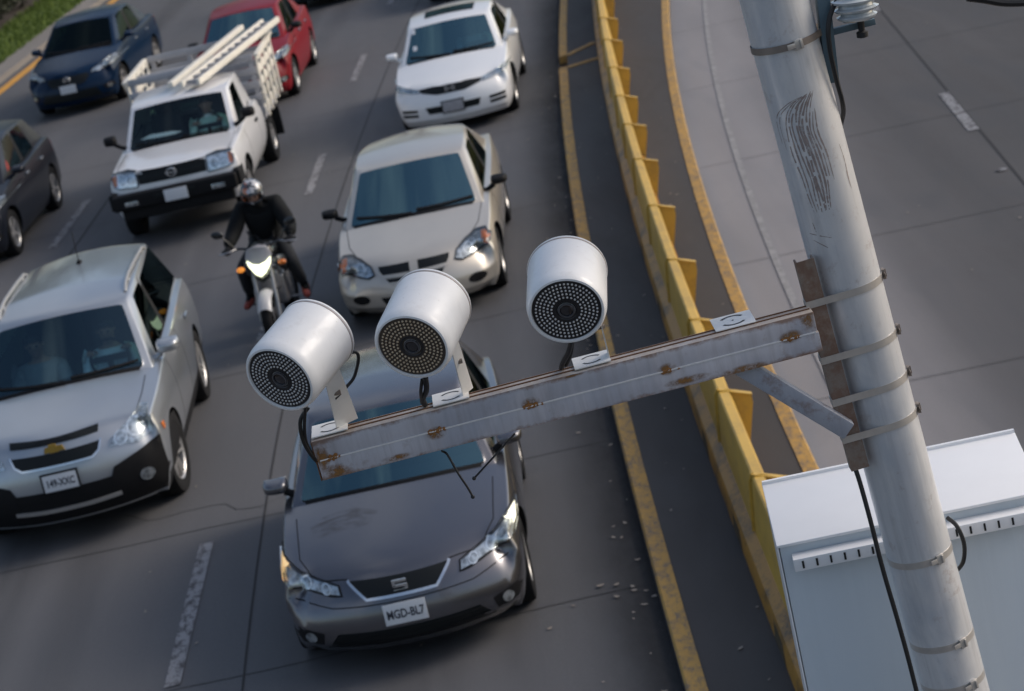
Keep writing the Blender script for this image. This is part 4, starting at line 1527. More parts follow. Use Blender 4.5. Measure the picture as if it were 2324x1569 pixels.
class Proj:
    """shoots rays at a car body so that lamps, grilles, seams and trims lie on its real surface"""
    def __init__(self, bvh):
        self.b = bvh
    def hit(self, a, b, mode):
        if mode == 'front':
            o, d = Vector((6, a, b)), Vector((-1, 0, 0))
        elif mode == 'top':
            o, d = Vector((a, b, 5)), Vector((0, 0, -1))
        elif mode == 'left':
            o, d = Vector((a, 5, b)), Vector((0, -1, 0))
        elif mode == 'right':
            o, d = Vector((a, -5, b)), Vector((0, 1, 0))
        elif mode == 'rear':
            o, d = Vector((-6, a, b)), Vector((1, 0, 0))
        h = self.b.ray_cast(o, d)
        if h[0] is None:
            h = self.b.find_nearest(o + d * 4.0)
            return h[0], h[1]
        n = h[1]
        if n.dot(d) > 0:
            n = -n
        return h[0], n
    def patch(self, bm, outline, mode, off=.006, res=.04, rings=5, mi=0, edge=True):
        pts = []
        n = len(outline)
        for i in range(n):
            a, b = Vector(outline[i]), Vector(outline[(i + 1) % n])
            m = max(1, int((b - a).length / res))
            for k in range(m):
                pts.append(a.lerp(b, k / m))
        c = sum(pts, Vector((0, 0))) / len(pts)
        prev = None
        first = None
        for r in range(rings):
            t_ = 1 - r / rings
            ring = []
            for p in pts:
                q = c + (p - c) * t_
                h, nn = self.hit(q.x, q.y, mode)
                ring.append(bm.verts.new(h + nn * off))
            if prev:
                for k in range(len(pts)):
                    bm.faces.new((prev[k], prev[(k + 1) % len(pts)], ring[(k + 1) % len(pts)], ring[k])).material_index = mi
            else:
                first = ring
            prev = ring
        h, nn = self.hit(c.x, c.y, mode)
        cv = bm.verts.new(h + nn * off)
        for k in range(len(pts)):
            bm.faces.new((prev[k], prev[(k + 1) % len(pts)], cv)).material_index = mi
        if edge:
            low = []
            for p in pts:
                h, nn = self.hit(p.x, p.y, mode)
                low.append(bm.verts.new(h - nn * .012))
            for k in range(len(pts)):
                bm.faces.new((first[k], low[k], low[(k + 1) % len(pts)], first[(k + 1) % len(pts)])).material_index = mi
    def ribbon(self, bm, line, w, mode, off=.003, res=.04, closed=False, mi=0, depth=.01):
        pts = []
        n = len(line)
        for i in range(n if closed else n - 1):
            a, b = Vector(line[i]), Vector(line[(i + 1) % n])
            m = max(1, int((b - a).length / res))
            for k in range(m):
                pts.append(a.lerp(b, k / m))
        if not closed:
            pts.append(Vector(line[-1]))
        N = len(pts)
        rows = []
        for i, p in enumerate(pts):
            q0 = pts[(i - 1) % N] if (closed or i > 0) else p
            q1 = pts[(i + 1) % N] if (closed or i < N - 1) else p
            d = (q1 - q0)
            d = d.normalized() if d.length > 1e-6 else Vector((1, 0))
            nn2 = Vector((-d.y, d.x)) * w / 2
            A, na = self.hit(*(p + nn2), mode)
            Bp, nb = self.hit(*(p - nn2), mode)
            rows.append((bm.verts.new(A + na * off), bm.verts.new(Bp + nb * off), bm.verts.new(A - na * depth), bm.verts.new(Bp - nb * depth)))
        for i in range(N if closed else N - 1):
            a, b = rows[i], rows[(i + 1) % N]
            for u, w_ in ((0, 1), (2, 0), (1, 3)):
                bm.faces.new((a[u], a[w_], b[w_], b[u])).material_index = mi

def mirror_pts(o):
    return [(-y, z) for y, z in o][::-1]
def arc_pts(cx, cy, rx, ry, n=24, a0=0, a1=360):
    return [(cx + rx * math.cos(R(a0 + (a1 - a0) * i / n)), cy + ry * math.sin(R(a0 + (a1 - a0) * i / n))) for i in range(n)]

# --- wheels: one mesh set per style, shared by every copy
def wheel_meshes(style, rw, tw, rr, nsp, rim_mat):
    ty = bm_new()
    I = Matrix.Rotation(R(-90), 4, 'X')      # axis -> +Y (outboard)
    h = tw / 2
    add_lathe(ty, [(-h * .8, rr), (-h, rr + (rw - rr) * .45), (-h * .92, rw * .965), (-h * .7, rw), (h * .7, rw), (h * .92, rw * .965), (h, rr + (rw - rr) * .45), (h * .8, rr), (h * .4, rr * .97), (-h * .4, rr * .97)], I, 40, closed=True)
    fix_normals(ty)
    rm = bm_new()
    add_lathe(rm, [(h * .78, rr * 1.01), (h * .86, rr * .985), (h * .74, rr * .93), (-h * .5, rr * .90), (-h * .5, rr * .98)], I, 40, caps=False)
    add_lathe(rm, [(h * .30, .0001), (h * .62, .0002), (h * .66, rr * .12), (h * .58, rr * .20), (h * .3, rr * .21)], I, 24, caps=False)
    for k in range(nsp):
        a = 2 * math.pi * k / nsp
        M = I @ Matrix.Rotation(a, 4, 'Z')
        for dz in ((-.5, .5) if style == 'twin' else (0,)):
            wsp = rr * (.085 if style == 'twin' else (.20 if nsp <= 5 else .11))
            y0 = dz * rr * .17
            y1 = dz * rr * .30
            q = [(rr * .16, y0 - wsp / 2), (rr * .16, y0 + wsp / 2), (rr * .95, y1 + wsp * .55), (rr * .95, y1 - wsp * .55)]
            top = [rm.verts.new(M @ Vector((x, y, h * (.62 + .16 * (x / rr))))) for x, y in q]
            bot = [rm.verts.new(M @ Vector((x, y, h * (.40 + .16 * (x / rr))))) for x, y in q]
            rm.faces.new(top); rm.faces.new(bot[::-1])
            for e in range(4):
                rm.faces.new((top[e], bot[e], bot[(e + 1) % 4], top[(e + 1) % 4]))
    if style == 'steel':
        add_lathe(rm, [(h * .25, rr * .2), (h * .45, rr * .55), (h * .35, rr * .8), (h * .5, rr * .93), (h * .3, rr * .93)], I, 40, caps=False)
    fix_normals(rm)
    hb = bm_new(); add_lathe(hb, [(-h * .5, rr * .9), (h * .12, rr * .9), (h * .13, .01)], I, 24); fix_normals(hb)
    out = []
    for nm, b, m in (('tyre', ty, M_tyre), ('rim', rm, rim_mat), ('hub', hb, M_brake)):
        me = bpy.data.meshes.new(nm)
        b.to_mesh(me); b.free()
        me.shade_smooth(); me.set_sharp_from_angle(angle=R(35))
        me.materials.append(m)
        out.append((nm, me))
    return out

def put_wheels(root, sp, meshes, steer=0.0):
    for q, s in enumerate(sp['axles']):
        for sg in (1, -1):
            w = bpy.data.objects.new('wheel', None); C.objects.link(w); w.parent = root
            w.empty_display_size = .1
            w.location = (sp['L'] / 2 - s, sg * (sp['W'] / 2 - sp.get('tw', .20) / 2 - .035), sp['rw'])
            w.rotation_euler = (0, random.uniform(0, 1.2), (0 if sg > 0 else math.pi) + (steer if q == 0 else 0))
            for nm, me in meshes:
                o = link(nm, me); o.parent = w

def mirror_mesh(w=.20, h=.13, d=.12):
    bm = bm_new()
    vs, fs = add_box(bm, (0, 0, 0), (d, w, h))
    bmesh.ops.subdivide_edges(bm, edges=bm.edges[:], cuts=1, use_grid_fill=True)
    for v in bm.verts:
        k = 1 - .45 * max(0, v.co.x / d + .5) * 1.0
        v.co.z *= k * (1.0 - .10 * (v.co.y / w + .5)); v.co.y *= (1 - .25 * max(0, v.co.x / d + .5))
        if abs(v.co.y) > w * .3 and v.co.y > 0:
            v.co.x -= .02
    return subsurf_bm(bm, 2)

def mirrors(root, sp, mat, x, y, z, w=.20, h=.14, d=.13, stalk_mat=None):
    for sg in (1, -1):
        me = mirror_mesh(w, h, d)
        if sg < 0:
            for v in me.vertices:
                v.co.y *= -1
            me.flip_normals()
        me.shade_smooth()
        o = link('wing_mirror', me, mat, root)
        o.location = (x, sg * (y - w / 2), z)
        bm = bm_new()
        add_tube(bm, [(.0, -sg * w * .30, -h * .30), (.015, -sg * (w * .62), -h * .55), (.02, -sg * (w * .62 + .09), -h * .80)], [.030, .026, .034], 10)
        obj('stalk', bm, stalk_mat or M_blackpl, o)
        bm = bm_new(); add_box(bm, (-d * .47, 0, 0), (.006, w * .78, h * .72)); obj('mirror_glass', bm, M_chrome, o)

def plate(root, P, y, z, txt=None, frame_=True, tilt=0.0, w=.30, h=.15, mat=None):
    hpt, n = P.hit(y, z, 'front')
    M = Matrix.Translation((hpt.x + .018, y, z)) @ Matrix.Rotation(tilt, 4, 'Y')
    bm = bm_new(); add_box(bm, (0, 0, 0), (.006, w, h), M); bevel(bm, .002)
    p = obj('number_plate', bm, mat or M_plate, root)
    if frame_:
        bm = bm_new()
        for yy, zz, a, b in ((0, h / 2 + .006, w + .03, .014), (0, -h / 2 - .006, w + .03, .014), (w / 2 + .006, 0, .014, h + .02), (-w / 2 - .006, 0, .014, h + .02)):
            add_box(bm, (-.002, yy, zz), (.014, a, b), M)
        obj('plate_frame', bm, M_blackpl, p, smooth=0)
    if txt:
        bm = text_bm(txt, .088, .001)
        T = M @ Matrix.Translation((.0042, 0, -.006)) @ Matrix(((0, 0, 1, 0), (1, 0, 0, 0), (0, 1, 0, 0), (0, 0, 0, 1))) @ Matrix.Diagonal((.72, 1.0, 1, 1))
        xform(bm, T)
        obj('plate_number', bm, M_ink, p, smooth=0)
    return p

def wipers(root, P, sp, pairs, off=.012):
    zw = sp['st'][2][3] + .028
    for a, b in pairs:
        bm = bm_new()
        a, b = (a[0], zw - .012), (b[0], zw + .006)
        P.ribbon(bm, [a, b], .015, 'front', off=off, res=.06, depth=-.006)
        obj('wiper', bm, M_blackpl, root, smooth=0)

def cabin(root, sp, dash=True):
    L = sp['L']; st = sp['st']
    zb = st[3][2]
    w = sp['W'] / 2 * .80
    xf, xr = L / 2 - st[2][0] + .02, L / 2 - st[7][0] - .1
    fl = bm_new(); add_box(fl, ((xf + xr) / 2, 0, zb - .52), (xf - xr, w * 2, .04)); 
    add_box(fl, (xr + .02, 0, zb - .25), (.04, w * 2, .5))
    obj('cabin_floor', fl, M_cabin, root, smooth=0)
    db = bm_new(); add_box(db, (xf - .24, 0, zb - .16), (.56, w * 2, .22)); bevel(db, .06, 3)
    obj('dashboard', db, M_cabin, root)
    xs = L / 2 - st[4][0] + .28
    for q, (x, n) in enumerate(((xs, 2), (xs - .95, 0 if sp.get('pickup') else 2))):
        if n == 0 or (q and x - .2 < xr):
            continue
        for sg in (1, -1):
            se = bm_new()
            add_box(se, (x + .05, sg * w * .46, zb - .40), (.50, .50, .16))
            add_box(se, (x - .26, sg * w * .46, zb - .06), (.13, .48, .58), Matrix.Translation((x - .26, 0, zb - .3)) @ Matrix.Rotation(R(-14), 4, 'Y') @ Matrix.Translation((-(x - .26), 0, -(zb - .3))), taper=(.8, .85))
            add_box(se, (x - .36, sg * w * .46, zb + .31), (.10, .26, .18))
            bevel(se, .035, 3)
            obj('seat', se, M_seat, root)
    rf = sp.get('roof')
    if rf:
        mv = bm_new(); add_box(mv, (L / 2 - rf['s'][0] - .02, 0, rf['z'][0] + rf['crown'] - .085), (.035, .25, .065)); bevel(mv, .012); add_tube(mv, [(L / 2 - rf['s'][0] - .02, 0, rf['z'][0] + rf['crown'] - .06), (L / 2 - rf['s'][0] - .06, 0, rf['z'][0] + rf['crown'] + .01)], .012, 6); obj('rear_view_mirror', mv, M_blackpl, root)
    sw = bm_new()
    M = Matrix.Translation((xf - .58, w * .46, zb + .02)) @ Matrix.Rotation(R(62), 4, 'Y')
    add_lathe(sw, [(-.014, .18), (0, .194), (.014, .18), (0, .166)], M, 32, closed=True)
    add_box(sw, (0, 0, 0), (.06, .34, .016), M); add_box(sw, (.09, 0, 0), (.17, .05, .014), M)
    fix_normals(sw)
    obj('steering_wheel', sw, M_blackpl, root)
    return dict(seat=(xs, w * .46, zb - .32), wheel=(xf - .58, w * .46, zb + .02))

def build_car(name, label, cat, sp, loc, rotz, paint, glass=None, side_glass=None, rear_glass=None, low_mat=None, mats=None):
    root = thing(name, label, cat, (loc[0], loc[1], 0), rotz, sp.get('group'))
    me, bvh = body_meshes(sp)
    P = Proj(bvh)
    glass = glass or G_wind
    table = {B_: paint, HOOD: paint, DFL: paint, DFR: paint, DRL: paint, DRR: paint, WS: glass, SFL: side_glass or G_side, SFR: side_glass or G_side, SRL: side_glass or G_side, SRR: side_glass or G_side, RW_: rear_glass or G_side, TRIM: M_blackpl, ARCH: M_blackpl, LOW: low_mat or M_blackpl}
    parts = {}
    for mi in range(15):
        m = split_mesh(me, mi)
        if m:
            parts[mi] = link(SLOTS[mi], m, table[mi], root)
            if mi in (ARCH, LOW, TRIM):
                loose(parts[mi])
    bpy.data.meshes.remove(me)
    return root, P, parts

def seams(root, P, lines, w=.008, mat=None):
    for mode, pts in lines:
        bm = bm_new()
        P.ribbon(bm, pts, w, mode, off=.0012, res=.05, depth=.004)
        obj('panel_gap', bm, mat or M_blackpl, root, smooth=0)

def patch_part(name, root, P, outlines, mat, mode='front', off=.006, res=.04, rings=5, smooth=40):
    """one or several outlines -> one part each"""
    out = []
    for o_ in outlines:
        bm = bm_new(); P.patch(bm, o_, mode, off, res, rings)
        fix_normals(bm)
        out.append(obj(name, bm, mat, root, smooth))
    return out

def headlights(root, P, outline, mat=None, bulbs=(), indic=None, drl=None, rim=True, off=.006, glass=True, drl_mat=None):
    """outline for the car's left (+y); mirrored for the right"""
    for sg in (1, -1):
        o2 = outline if sg > 0 else mirror_pts(outline)
        bm = bm_new(); P.patch(bm, o2, 'front', off, .03, 6); fix_normals(bm)
        h = obj('headlight', bm, mat or M_refl, root, 30)
        if rim:
            bm = bm_new(); P.ribbon(bm, o2, .014, 'front', off + .002, .03, closed=True); obj('lamp_rim', bm, M_blackpl, h, smooth=0)
        for (y, z, r) in bulbs:
            bm = bm_new(); P.patch(bm, arc_pts(sg * y, z, r * 1.15, r * 1.15), 'front', off + .004, .05, 2); obj('bulb_socket', bm, M_refl_w, h, 30)
            bm = bm_new(); P.patch(bm, arc_pts(sg * y, z, r * .85, r * .85), 'front', off + .008, .05, 3); obj('bulb', bm, M_refl, h, 30)
        if indic:
            o3 = indic if sg > 0 else mirror_pts(indic)
            bm = bm_new(); P.patch(bm, o3, 'front', off + .005, .03, 3); obj('indicator', bm, M_orange, h, 30)
        if drl:
            dm = drl_mat[0 if sg > 0 else 1] if drl_mat else M_drl
            o3 = drl if sg > 0 else mirror_pts(drl)
            bm = bm_new(); P.patch(bm, o3, 'front', off + .007, .03, 3); obj('running_light', bm, dm, h, 30)
        if glass:
            bm = bm_new(); P.patch(bm, o2, 'front', off + .016, .03, 6); fix_normals(bm); obj('lamp_cover', bm, M_clear, h, 30)

# ------------------------------------------------------------------ the cars
# dark grey hatchback, nearest the camera
P_grey = mat_paint('paint_graphite', (.125, .124, .138), metal=.78, rough=.27, dust=(.16, .15, .15), dustamt=.22)
sp = dict(L=4.00, W=1.80, H=1.44, rw=.316, tw=.21, axles=(.86, 3.36), gc=.17,
    z0=(.62, .685), z10=(.91, .94),
    st=[(.36, .945, .705, .775), (.87, .995, .815, .905), (1.30, 1.0, .895, .965), (1.54, 1.0, .92, .975), (2.36, 1.0, .935, .985), (2.46, 1.0, .936, .985), (3.05, .985, .945, .98), (3.78, .93, .95, .985), (3.88, .91, .93, .965)],
    roof=dict(s=[1.97, 2.08, 2.40, 2.50, 3.0, 3.46], w=[.575, .595, .61, .61, .585, .53], z=[1.345, 1.375, 1.39, 1.39, 1.36, 1.305], crown=.045, bowf=.09),
    rec=(.10, .015, .0, .035, .13), bow=(.26, .25, .25, .27, .27), hoodcrease=.45, shoulder=.4, nose=.45, midcrease=.25)
root, P, parts = build_car('hatchback', 'dark grey hatchback under the camera arm, plate MGD-BL7, dusty bonnet and lit headlamps', 'car', sp, (-1.045, 17.04), R(-92.3), P_grey)
gl_ = [(.355, .672), (-.355, .672), (-.345, .655), (-.245, .56), (.245, .56), (.345, .655)]
patch_part('grille', root, P, [gl_], M_grille, off=.008, res=.03, rings=5)
g = root.children[-1]
bm = bm_new(); P.ribbon(bm, [(-.358, .674), (-.345, .655), (-.245, .56), (.245, .56), (.345, .655), (.358, .674)], .018, 'front', .016, .03); obj('chrome_trim', bm, M_chrome, g)
hp, _n = P.hit(0, .62, 'front')
bm = bm_new()
for yy, zz, w_, h_ in ((.004, .036, .092, .020), (0, 0, .10, .020), (-.004, -.036, .092, .020), (-.041, .018, .022, .054), (.041, -.018, .022, .054)):
    add_box(bm, (hp.x + .022, yy, .622 + zz), (.014, w_, h_), Matrix.Translation((0, 0, 0)))
bevel(bm, .003)
obj('emblem', bm, M_chrome, g, 30)
patch_part('lower_intake', root, P, [[(.50, .345), (-.50, .345), (-.60, .235), (.60, .235)]], M_grille, off=.004)
bm = bm_new()
for z in (.265, .295, .322):
    P.ribbon(bm, [(-.52, z), (.52, z)], .008, 'front', .009)
obj('intake_bar', bm, M_blackpl, root.children[-1])
fg = [(.60, .355), (.78, .40), (.815, .36), (.77, .285), (.62, .27)]
fs_ = patch_part('fog_recess', root, P, [fg, mirror_pts(fg)], M_blackpl, off=.003)
for s_, f_ in zip((1, -1), fs_):
    bm = bm_new(); P.patch(bm, arc_pts(s_ * .70, .325, .04, .04), 'front', .008, .05, 2); obj('fog_lamp', bm, M_refl, f_)
hl = [(.42, .595), (.43, .652), (.58, .690), (.72, .735), (.82, .772), (.855, .752), (.848, .69), (.79, .66), (.62, .625), (.50, .60)]
headlights(root, P, hl, M_refl, bulbs=((.52, .635, .030), (.66, .672, .036)), drl=[(.775, .752), (.822, .766), (.848, .748), (.842, .70), (.825, .70), (.82, .735)], drl_mat=(M_drl, M_lampwarm), rim=True)
seams(root, P, [('top', [(L_, y_) for L_, y_ in ((.89, .73), (1.42, .70), (1.67, .60), (1.77, .36))]), ('top', [(.89, -.73), (1.42, -.70), (1.67, -.60), (1.77, -.36)]),
    ('front', [(-.86, .60), (-.5, .525), (.5, .525), (.86, .60)]), ('left', [(.70, .30), (.66, .85)]), ('left', [(-.30, .28), (-.32, .92)])])
plate(root, P, 0, .45, 'MGD-BL7', frame_=False, tilt=R(-4))
mirrors(root, sp, P_grey, .47, .995, 1.005, .215, .135, .15)
put_wheels(root, sp, wheel_meshes('spoke', .316, .21, .215, 5, M_rim), R(0))
cabin(root, sp)

t = NT('bonnet_dust')
t.base((.045, .043, .043)); t.set(Roughness=.8, Alpha=t.ramp(t.noise(7, 5, .7, (1, .45, 1), .6), [(.48, 0), (.68, .42)]))
bm = bm_new(); P.patch(bm, [(1.29, -.62), (1.27, -.18), (1.13, -.10), (1.01, -.28), (.99, -.62)], 'top', .0025, .03, 5, edge=False); fix_normals(bm)
obj('dust_smear', bm, t.m, root, 30)

def emblem_ring(root, P, y, z, r, bar=True, rx=1.0, th=.018, mat=None, off=.02):
    hp, _ = P.hit(y, z, 'front')
    M = Matrix.Translation((hp.x + off, y, z)) @ Matrix.Rotation(R(90), 4, 'Y')
    bm = bm_new()
    add_lathe(bm, [(-.006, r), (.006, r - th * .2), (.006, r - th), (-.006, r - th)], M, 28, closed=True)
    for v in bm.verts:
        v.co.y = y + (v.co.y - y) * rx
    if bar:
        add_box(bm, (hp.x + off, y, z), (.014, r * 2.1 * rx, r * .34))
    fix_normals(bm)
    return obj('emblem', bm, mat or M_chrome, root, 30)

# ---- silver sport utility car at left, turning slightly
P_silver = mat_paint('paint_silver', (.38, .405, .435), metal=.62, rough=.30, dust=(.34, .33, .32), dustamt=.14)
sp = dict(L=4.58, W=1.86, H=1.70, rw=.355, tw=.23, axles=(.92, 3.63), gc=.23, low_trim=True, quarter=True,
    z0=(.87, .965), z10=(1.05, 1.08), w0=.87,
    st=[(.34, .955, .935, 1.01), (.92, 1.0, 1.0, 1.09), (1.34, 1.0, 1.045, 1.125), (1.60, 1.0, 1.065, 1.135), (2.48, 1.0, 1.09, 1.15), (2.58, 1.0, 1.09, 1.15), (3.30, .99, 1.11, 1.16), (4.34, .945, 1.10, 1.13), (4.46, .93, 1.06, 1.08)],
    roof=dict(s=[2.02, 2.14, 2.50, 2.60, 3.30, 4.14], w=[.62, .635, .655, .655, .63, .575], z=[1.575, 1.605, 1.635, 1.635, 1.62, 1.57], crown=.055, bowf=.10),
    rec=(.10, .02, .0, .03, .14), bow=(.24, .24, .25, .27, .27), hoodcrease=.5, shoulder=.4, nose=.35, rows=(.92, .98, 1.0, .985, .93))
root, P, parts = build_car('sport_utility_car', 'silver sport utility car with black lower bumper and roof rails', 'car', sp, (-3.97, 21.45), R(-90.8), P_silver, mat_glass('clear_windscreen', (.62, .80, .80), 1.0, .012, .10, (.50, .74, .84)))
suv = root
ub = [(.39, .965), (-.39, .965), (-.385, .925), (.385, .925)]
patch_part('grille', root, P, [ub], M_grille, off=.010); gU = root.children[-1]
lb = [(.385, .86), (-.385, .86), (-.36, .80), (-.30, .762), (.30, .762), (.36, .80)]
patch_part('grille', root, P, [lb], M_grille, off=.010); gL = root.children[-1]
bm = bm_new(); P.ribbon(bm, [(-.395, .868), (-.365, .79), (-.305, .752), (.305, .752), (.365, .79), (.395, .868)], .016, 'front', .016, .03); obj('chrome_trim', bm, M_chrome, gL)
M_gold = mat_plain('emblem_gold', (.55, .36, .08), .3, .6, .15)
hp, _ = P.hit(0, .895, 'front')
bm = bm_new()
for pts in ([(-.085, -.022), (-.035, -.022), (-.03, -.042), (.03, -.042), (.045, -.022), (.095, -.022), (.08, .022), (.03, .022), (.025, .042), (-.035, .042), (-.04, .022), (-.072, .022)],):
    f = [bm.verts.new((hp.x + .028, y, .893 + z)) for y, z in pts]
    b = [bm.verts.new((hp.x + .005, y, .893 + z)) for y, z in pts]
    bm.faces.new(f); bm.faces.new(b[::-1])
    for k in range(len(pts)):
        bm.faces.new((f[k], b[k], b[(k + 1) % len(pts)], f[(k + 1) % len(pts)]))
fix_normals(bm); obj('emblem', bm, M_gold, gL, 0)
blk = [(.40, .545), (.44, .62), (.58, .655), (.74, .70), (.86, .745), (.90, .70), (.91, .45), (.86, .27), (.5, .255), (-.5, .255), (-.86, .27), (-.91, .45), (-.90, .70), (-.86, .745), (-.74, .70), (-.58, .655), (-.44, .62), (-.40, .545)]
def halves(o, n=9):
    return o
for sg in (1, -1):
    o_ = [(.42, .26), (.42, .55), (.455, .62), (.58, .655), (.74, .70), (.865, .745), (.905, .68), (.91, .45), (.86, .27)]
    patch_part('lower_bumper', root, P, [o_ if sg > 0 else mirror_pts(o_)], M_blackpl, off=.010, rings=6)
    bm = bm_new(); P.patch(bm, arc_pts(sg * .70, .47, .06, .055), 'front', .016, .05, 2); obj('fog_lamp', bm, M_refl, root.children[-1], 30)
patch_part('lower_bumper', root, P, [[(.42, .55), (-.42, .55), (-.42, .26), (.42, .26)]], M_blackpl, off=.008)
bm = bm_new(); P.ribbon(bm, [(-.46, .385), (-.2, .375), (.2, .375), (.46, .385)], .032, 'front', .02); obj('skid_strip', bm, M_rim, root)
for sg in (1, -1):
    o_ = [(.895, .80), (.925, .76), (.925, .715), (.90, .74)]
    bm = bm_new(); P.patch(bm, [(1.83, .80), (1.73, .79), (1.73, .74), (1.80, .73)], 'left' if sg > 0 else 'right', .008, .03, 2); fix_normals(bm); obj('side_marker', bm, M_orange, root, 30)
hl = [(.455, .785), (.475, .845), (.60, .905), (.74, .975), (.805, .965), (.825, .87), (.81, .775), (.68, .745), (.56, .775)]
headlights(root, P, hl, M_refl, bulbs=((.555, .825, .050), (.685, .87, .066)), rim=False)
plate(root, P, 0, .625, '149-XXC', tilt=R(-3))
mirrors(root, sp, P_silver, .72, 1.055, 1.165, .235, .165, .16, P_silver)
wipers(root, P, sp, [((.68, 1.16), (.08, 1.165)), ((.02, 1.165), (-.6, 1.18))])
put_wheels(root, sp, wheel_meshes('twin', .355, .23, .235, 5, M_rim), R(-6))
cabin(root, sp)
seams(root, P, [('top', [(1.93, .70), (1.5, .735), (1.12, .74)]), ('top', [(1.93, -.70), (1.5, -.735), (1.12, -.74)]), ('left', [(.66, .35), (.64, 1.04)]), ('left', [(-.26, .34), (-.28, 1.06)])])
for sg in (1, -1):
    bm = bm_new()
    pts = []
    for k in range(13):
        x = .15 - 1.75 * k / 12
        hpt, nn = P.hit(x, sg * .60, 'top')
        lift = .028 if 0 < k < 12 else .0
        pts.append(hpt + Vector((0, 0, lift)))
    add_tube(bm, smooth_path(pts, 2), .017, 8)
    for k in (2, 10):
        add_box(bm, (pts[k].x, pts[k].y, pts[k].z - .012), (.10, .03, .03))
    obj('roof_rail', bm, M_rim, root)
hpt, nn = P.hit(-1.25, 0, 'top')
bm = bm_new(); add_box(bm, hpt + Vector((0, 0, .012)), (.09, .05, .03), None, 0, (.7, .6)); add_tube(bm, [hpt + Vector((0, 0, .02)), hpt + Vector((-.06, 0, .30))], .004, 6); obj('roof_aerial', bm, M_blackpl, root)
for x in (-.02, -1.05):
    hpt, nn = P.hit(x, .90, 'left')
    bm = bm_new(); add_box(bm, (x, hpt.y if False else P.hit(x, .96, 'left')[0].y + .022, .96), (.18, .028, .035)); bevel(bm, .008); obj('door_handle', bm, P_silver, root)

# ---- beige sedan
P_beige = mat_paint('paint_beige', (.53, .485, .42), metal=.42, rough=.34, dust=(.36, .33, .29), dustamt=.16)
sp = dict(L=4.86, W=1.79, H=1.395, rw=.315, tw=.205, axles=(.98, 3.72), gc=.17,
    z0=(.60, .66), z10=(.86, .90), w0=.84,
    st=[(.40, .945, .665, .735), (.98, 1.0, .78, .865), (1.28, 1.0, .845, .910), (1.56, 1.0, .875, .925), (2.55, 1.0, .905, .95), (2.65, 1.0, .905, .95), (3.40, .99, .915, .96), (4.12, .955, .92, .985), (4.55, .92, .90, .965)],
    roof=dict(s=[2.16, 2.28, 2.62, 2.72, 3.24, 3.54], w=[.60, .61, .615, .615, .585, .545], z=[1.30, 1.325, 1.345, 1.345, 1.325, 1.29], crown=.045, bowf=.11),
    rec=(.10, .01, .0, .05, .15), bow=(.32, .31, .31, .33, .34), hoodcrease=.3, shoulder=.25, nose=.3)
root, P, parts = build_car('sedan', 'beige sedan with a cross-bar grille, behind the motorcyclist', 'car', sp, (-.62, 25.95), R(-94.6), P_beige, rear_glass=G_side)
for sg in (1, -1):
    o_ = [(.045, .566), (.045, .655), (.375, .645), (.365, .60), (.335, .566)]
    patch_part('grille', root, P, [o_ if sg > 0 else mirror_pts(o_)], M_grille, off=.008)
    o_ = [(.045, .478), (.045, .535), (.31, .535), (.26, .478)]
    patch_part('grille', root, P, [o_ if sg > 0 else mirror_pts(o_)], M_grille, off=.008)
bm = bm_new()
P.ribbon(bm, [(-.38, .60), (-.34, .557), (.34, .557), (.38, .60)], .028, 'front', .016); P.ribbon(bm, [(0, .66), (0, .50)], .085, 'front', .018)
P.ribbon(bm, [(-.38, .60), (-.28, .49), (.28, .49), (.38, .60)], .018, 'front', .014)
obj('cross_bar', bm, P_beige, root)
hl = [(.425, .578), (.455, .648), (.55, .698), (.67, .73), (.77, .725), (.815, .675), (.79, .612), (.66, .572), (.50, .550)]
headlights(root, P, hl, M_refl, bulbs=((.57, .63, .045),), indic=[(.72, .715), (.77, .712), (.805, .67), (.785, .625), (.735, .63)])
fg = arc_pts(.62, .345, .095, .05, 18)
patch_part('fog_recess', root, P, [fg, mirror_pts(fg)], M_blackpl, off=.004)
patch_part('lower_intake', root, P, [[(.40, .36), (-.40, .36), (-.36, .28), (.36, .28)]], M_blackpl, off=.004)
plate(root, P, 0, .42, None, tilt=R(-3))
mirrors(root, sp, M_blackpl, .72, 1.05, .965, .20, .13, .14)
wipers(root, P, sp, [((.66, .95), (.05, .96)), ((.0, .96), (-.62, .98))])
put_wheels(root, sp, wheel_meshes('spoke', .315, .205, .195, 7, M_rim))
cabin(root, sp)
seams(root, P, [('top', [(2.05, .55), (1.6, .70), (1.15, .745)]), ('top', [(2.05, -.55), (1.6, -.70), (1.15, -.745)]), ('left', [(.72, .30), (.70, .86)])])

# ---- white coupe
P_white = mat_paint('paint_white', (.80, .80, .80), metal=0, rough=.35, dust=(.55, .53, .50), dustamt=.10)
sp = dict(L=4.45, W=1.755, H=1.40, rw=.315, tw=.21, axles=(.93, 3.58), gc=.16, two_door=True,
    z0=(.635, .70), z10=(.90, .94), w0=.87,
    st=[(.36, .955, .705, .77), (.93, 1.0, .80, .885), (1.24, 1.0, .86, .925), (1.50, 1.0, .885, .94), (2.60, 1.0, .915, .96), (2.68, 1.0, .915, .96), (3.2, .99, .925, .97), (3.95, .955, .94, .99), (4.22, .93, .925, .97)],
    roof=dict(s=[2.02, 2.14, 2.52, 2.62, 3.05, 3.42], w=[.595, .605, .615, .615, .585, .54], z=[1.295, 1.325, 1.345, 1.345, 1.32, 1.28], crown=.045, bowf=.10),
    rec=(.09, .01, .0, .03, .12), bow=(.22, .22, .22, .24, .26), hoodcrease=.4, shoulder=.35, nose=.4)
root, P, parts = build_car('coupe', 'white coupe with a sunroof and a thin dark grille', 'car', sp, (.20, 35.05), R(-96.3), P_white)
civ = root
gr = [(.455, .672), (.25, .690), (-.25, .690), (-.455, .672), (-.43, .632), (-.2, .585), (.2, .585), (.43, .632)]
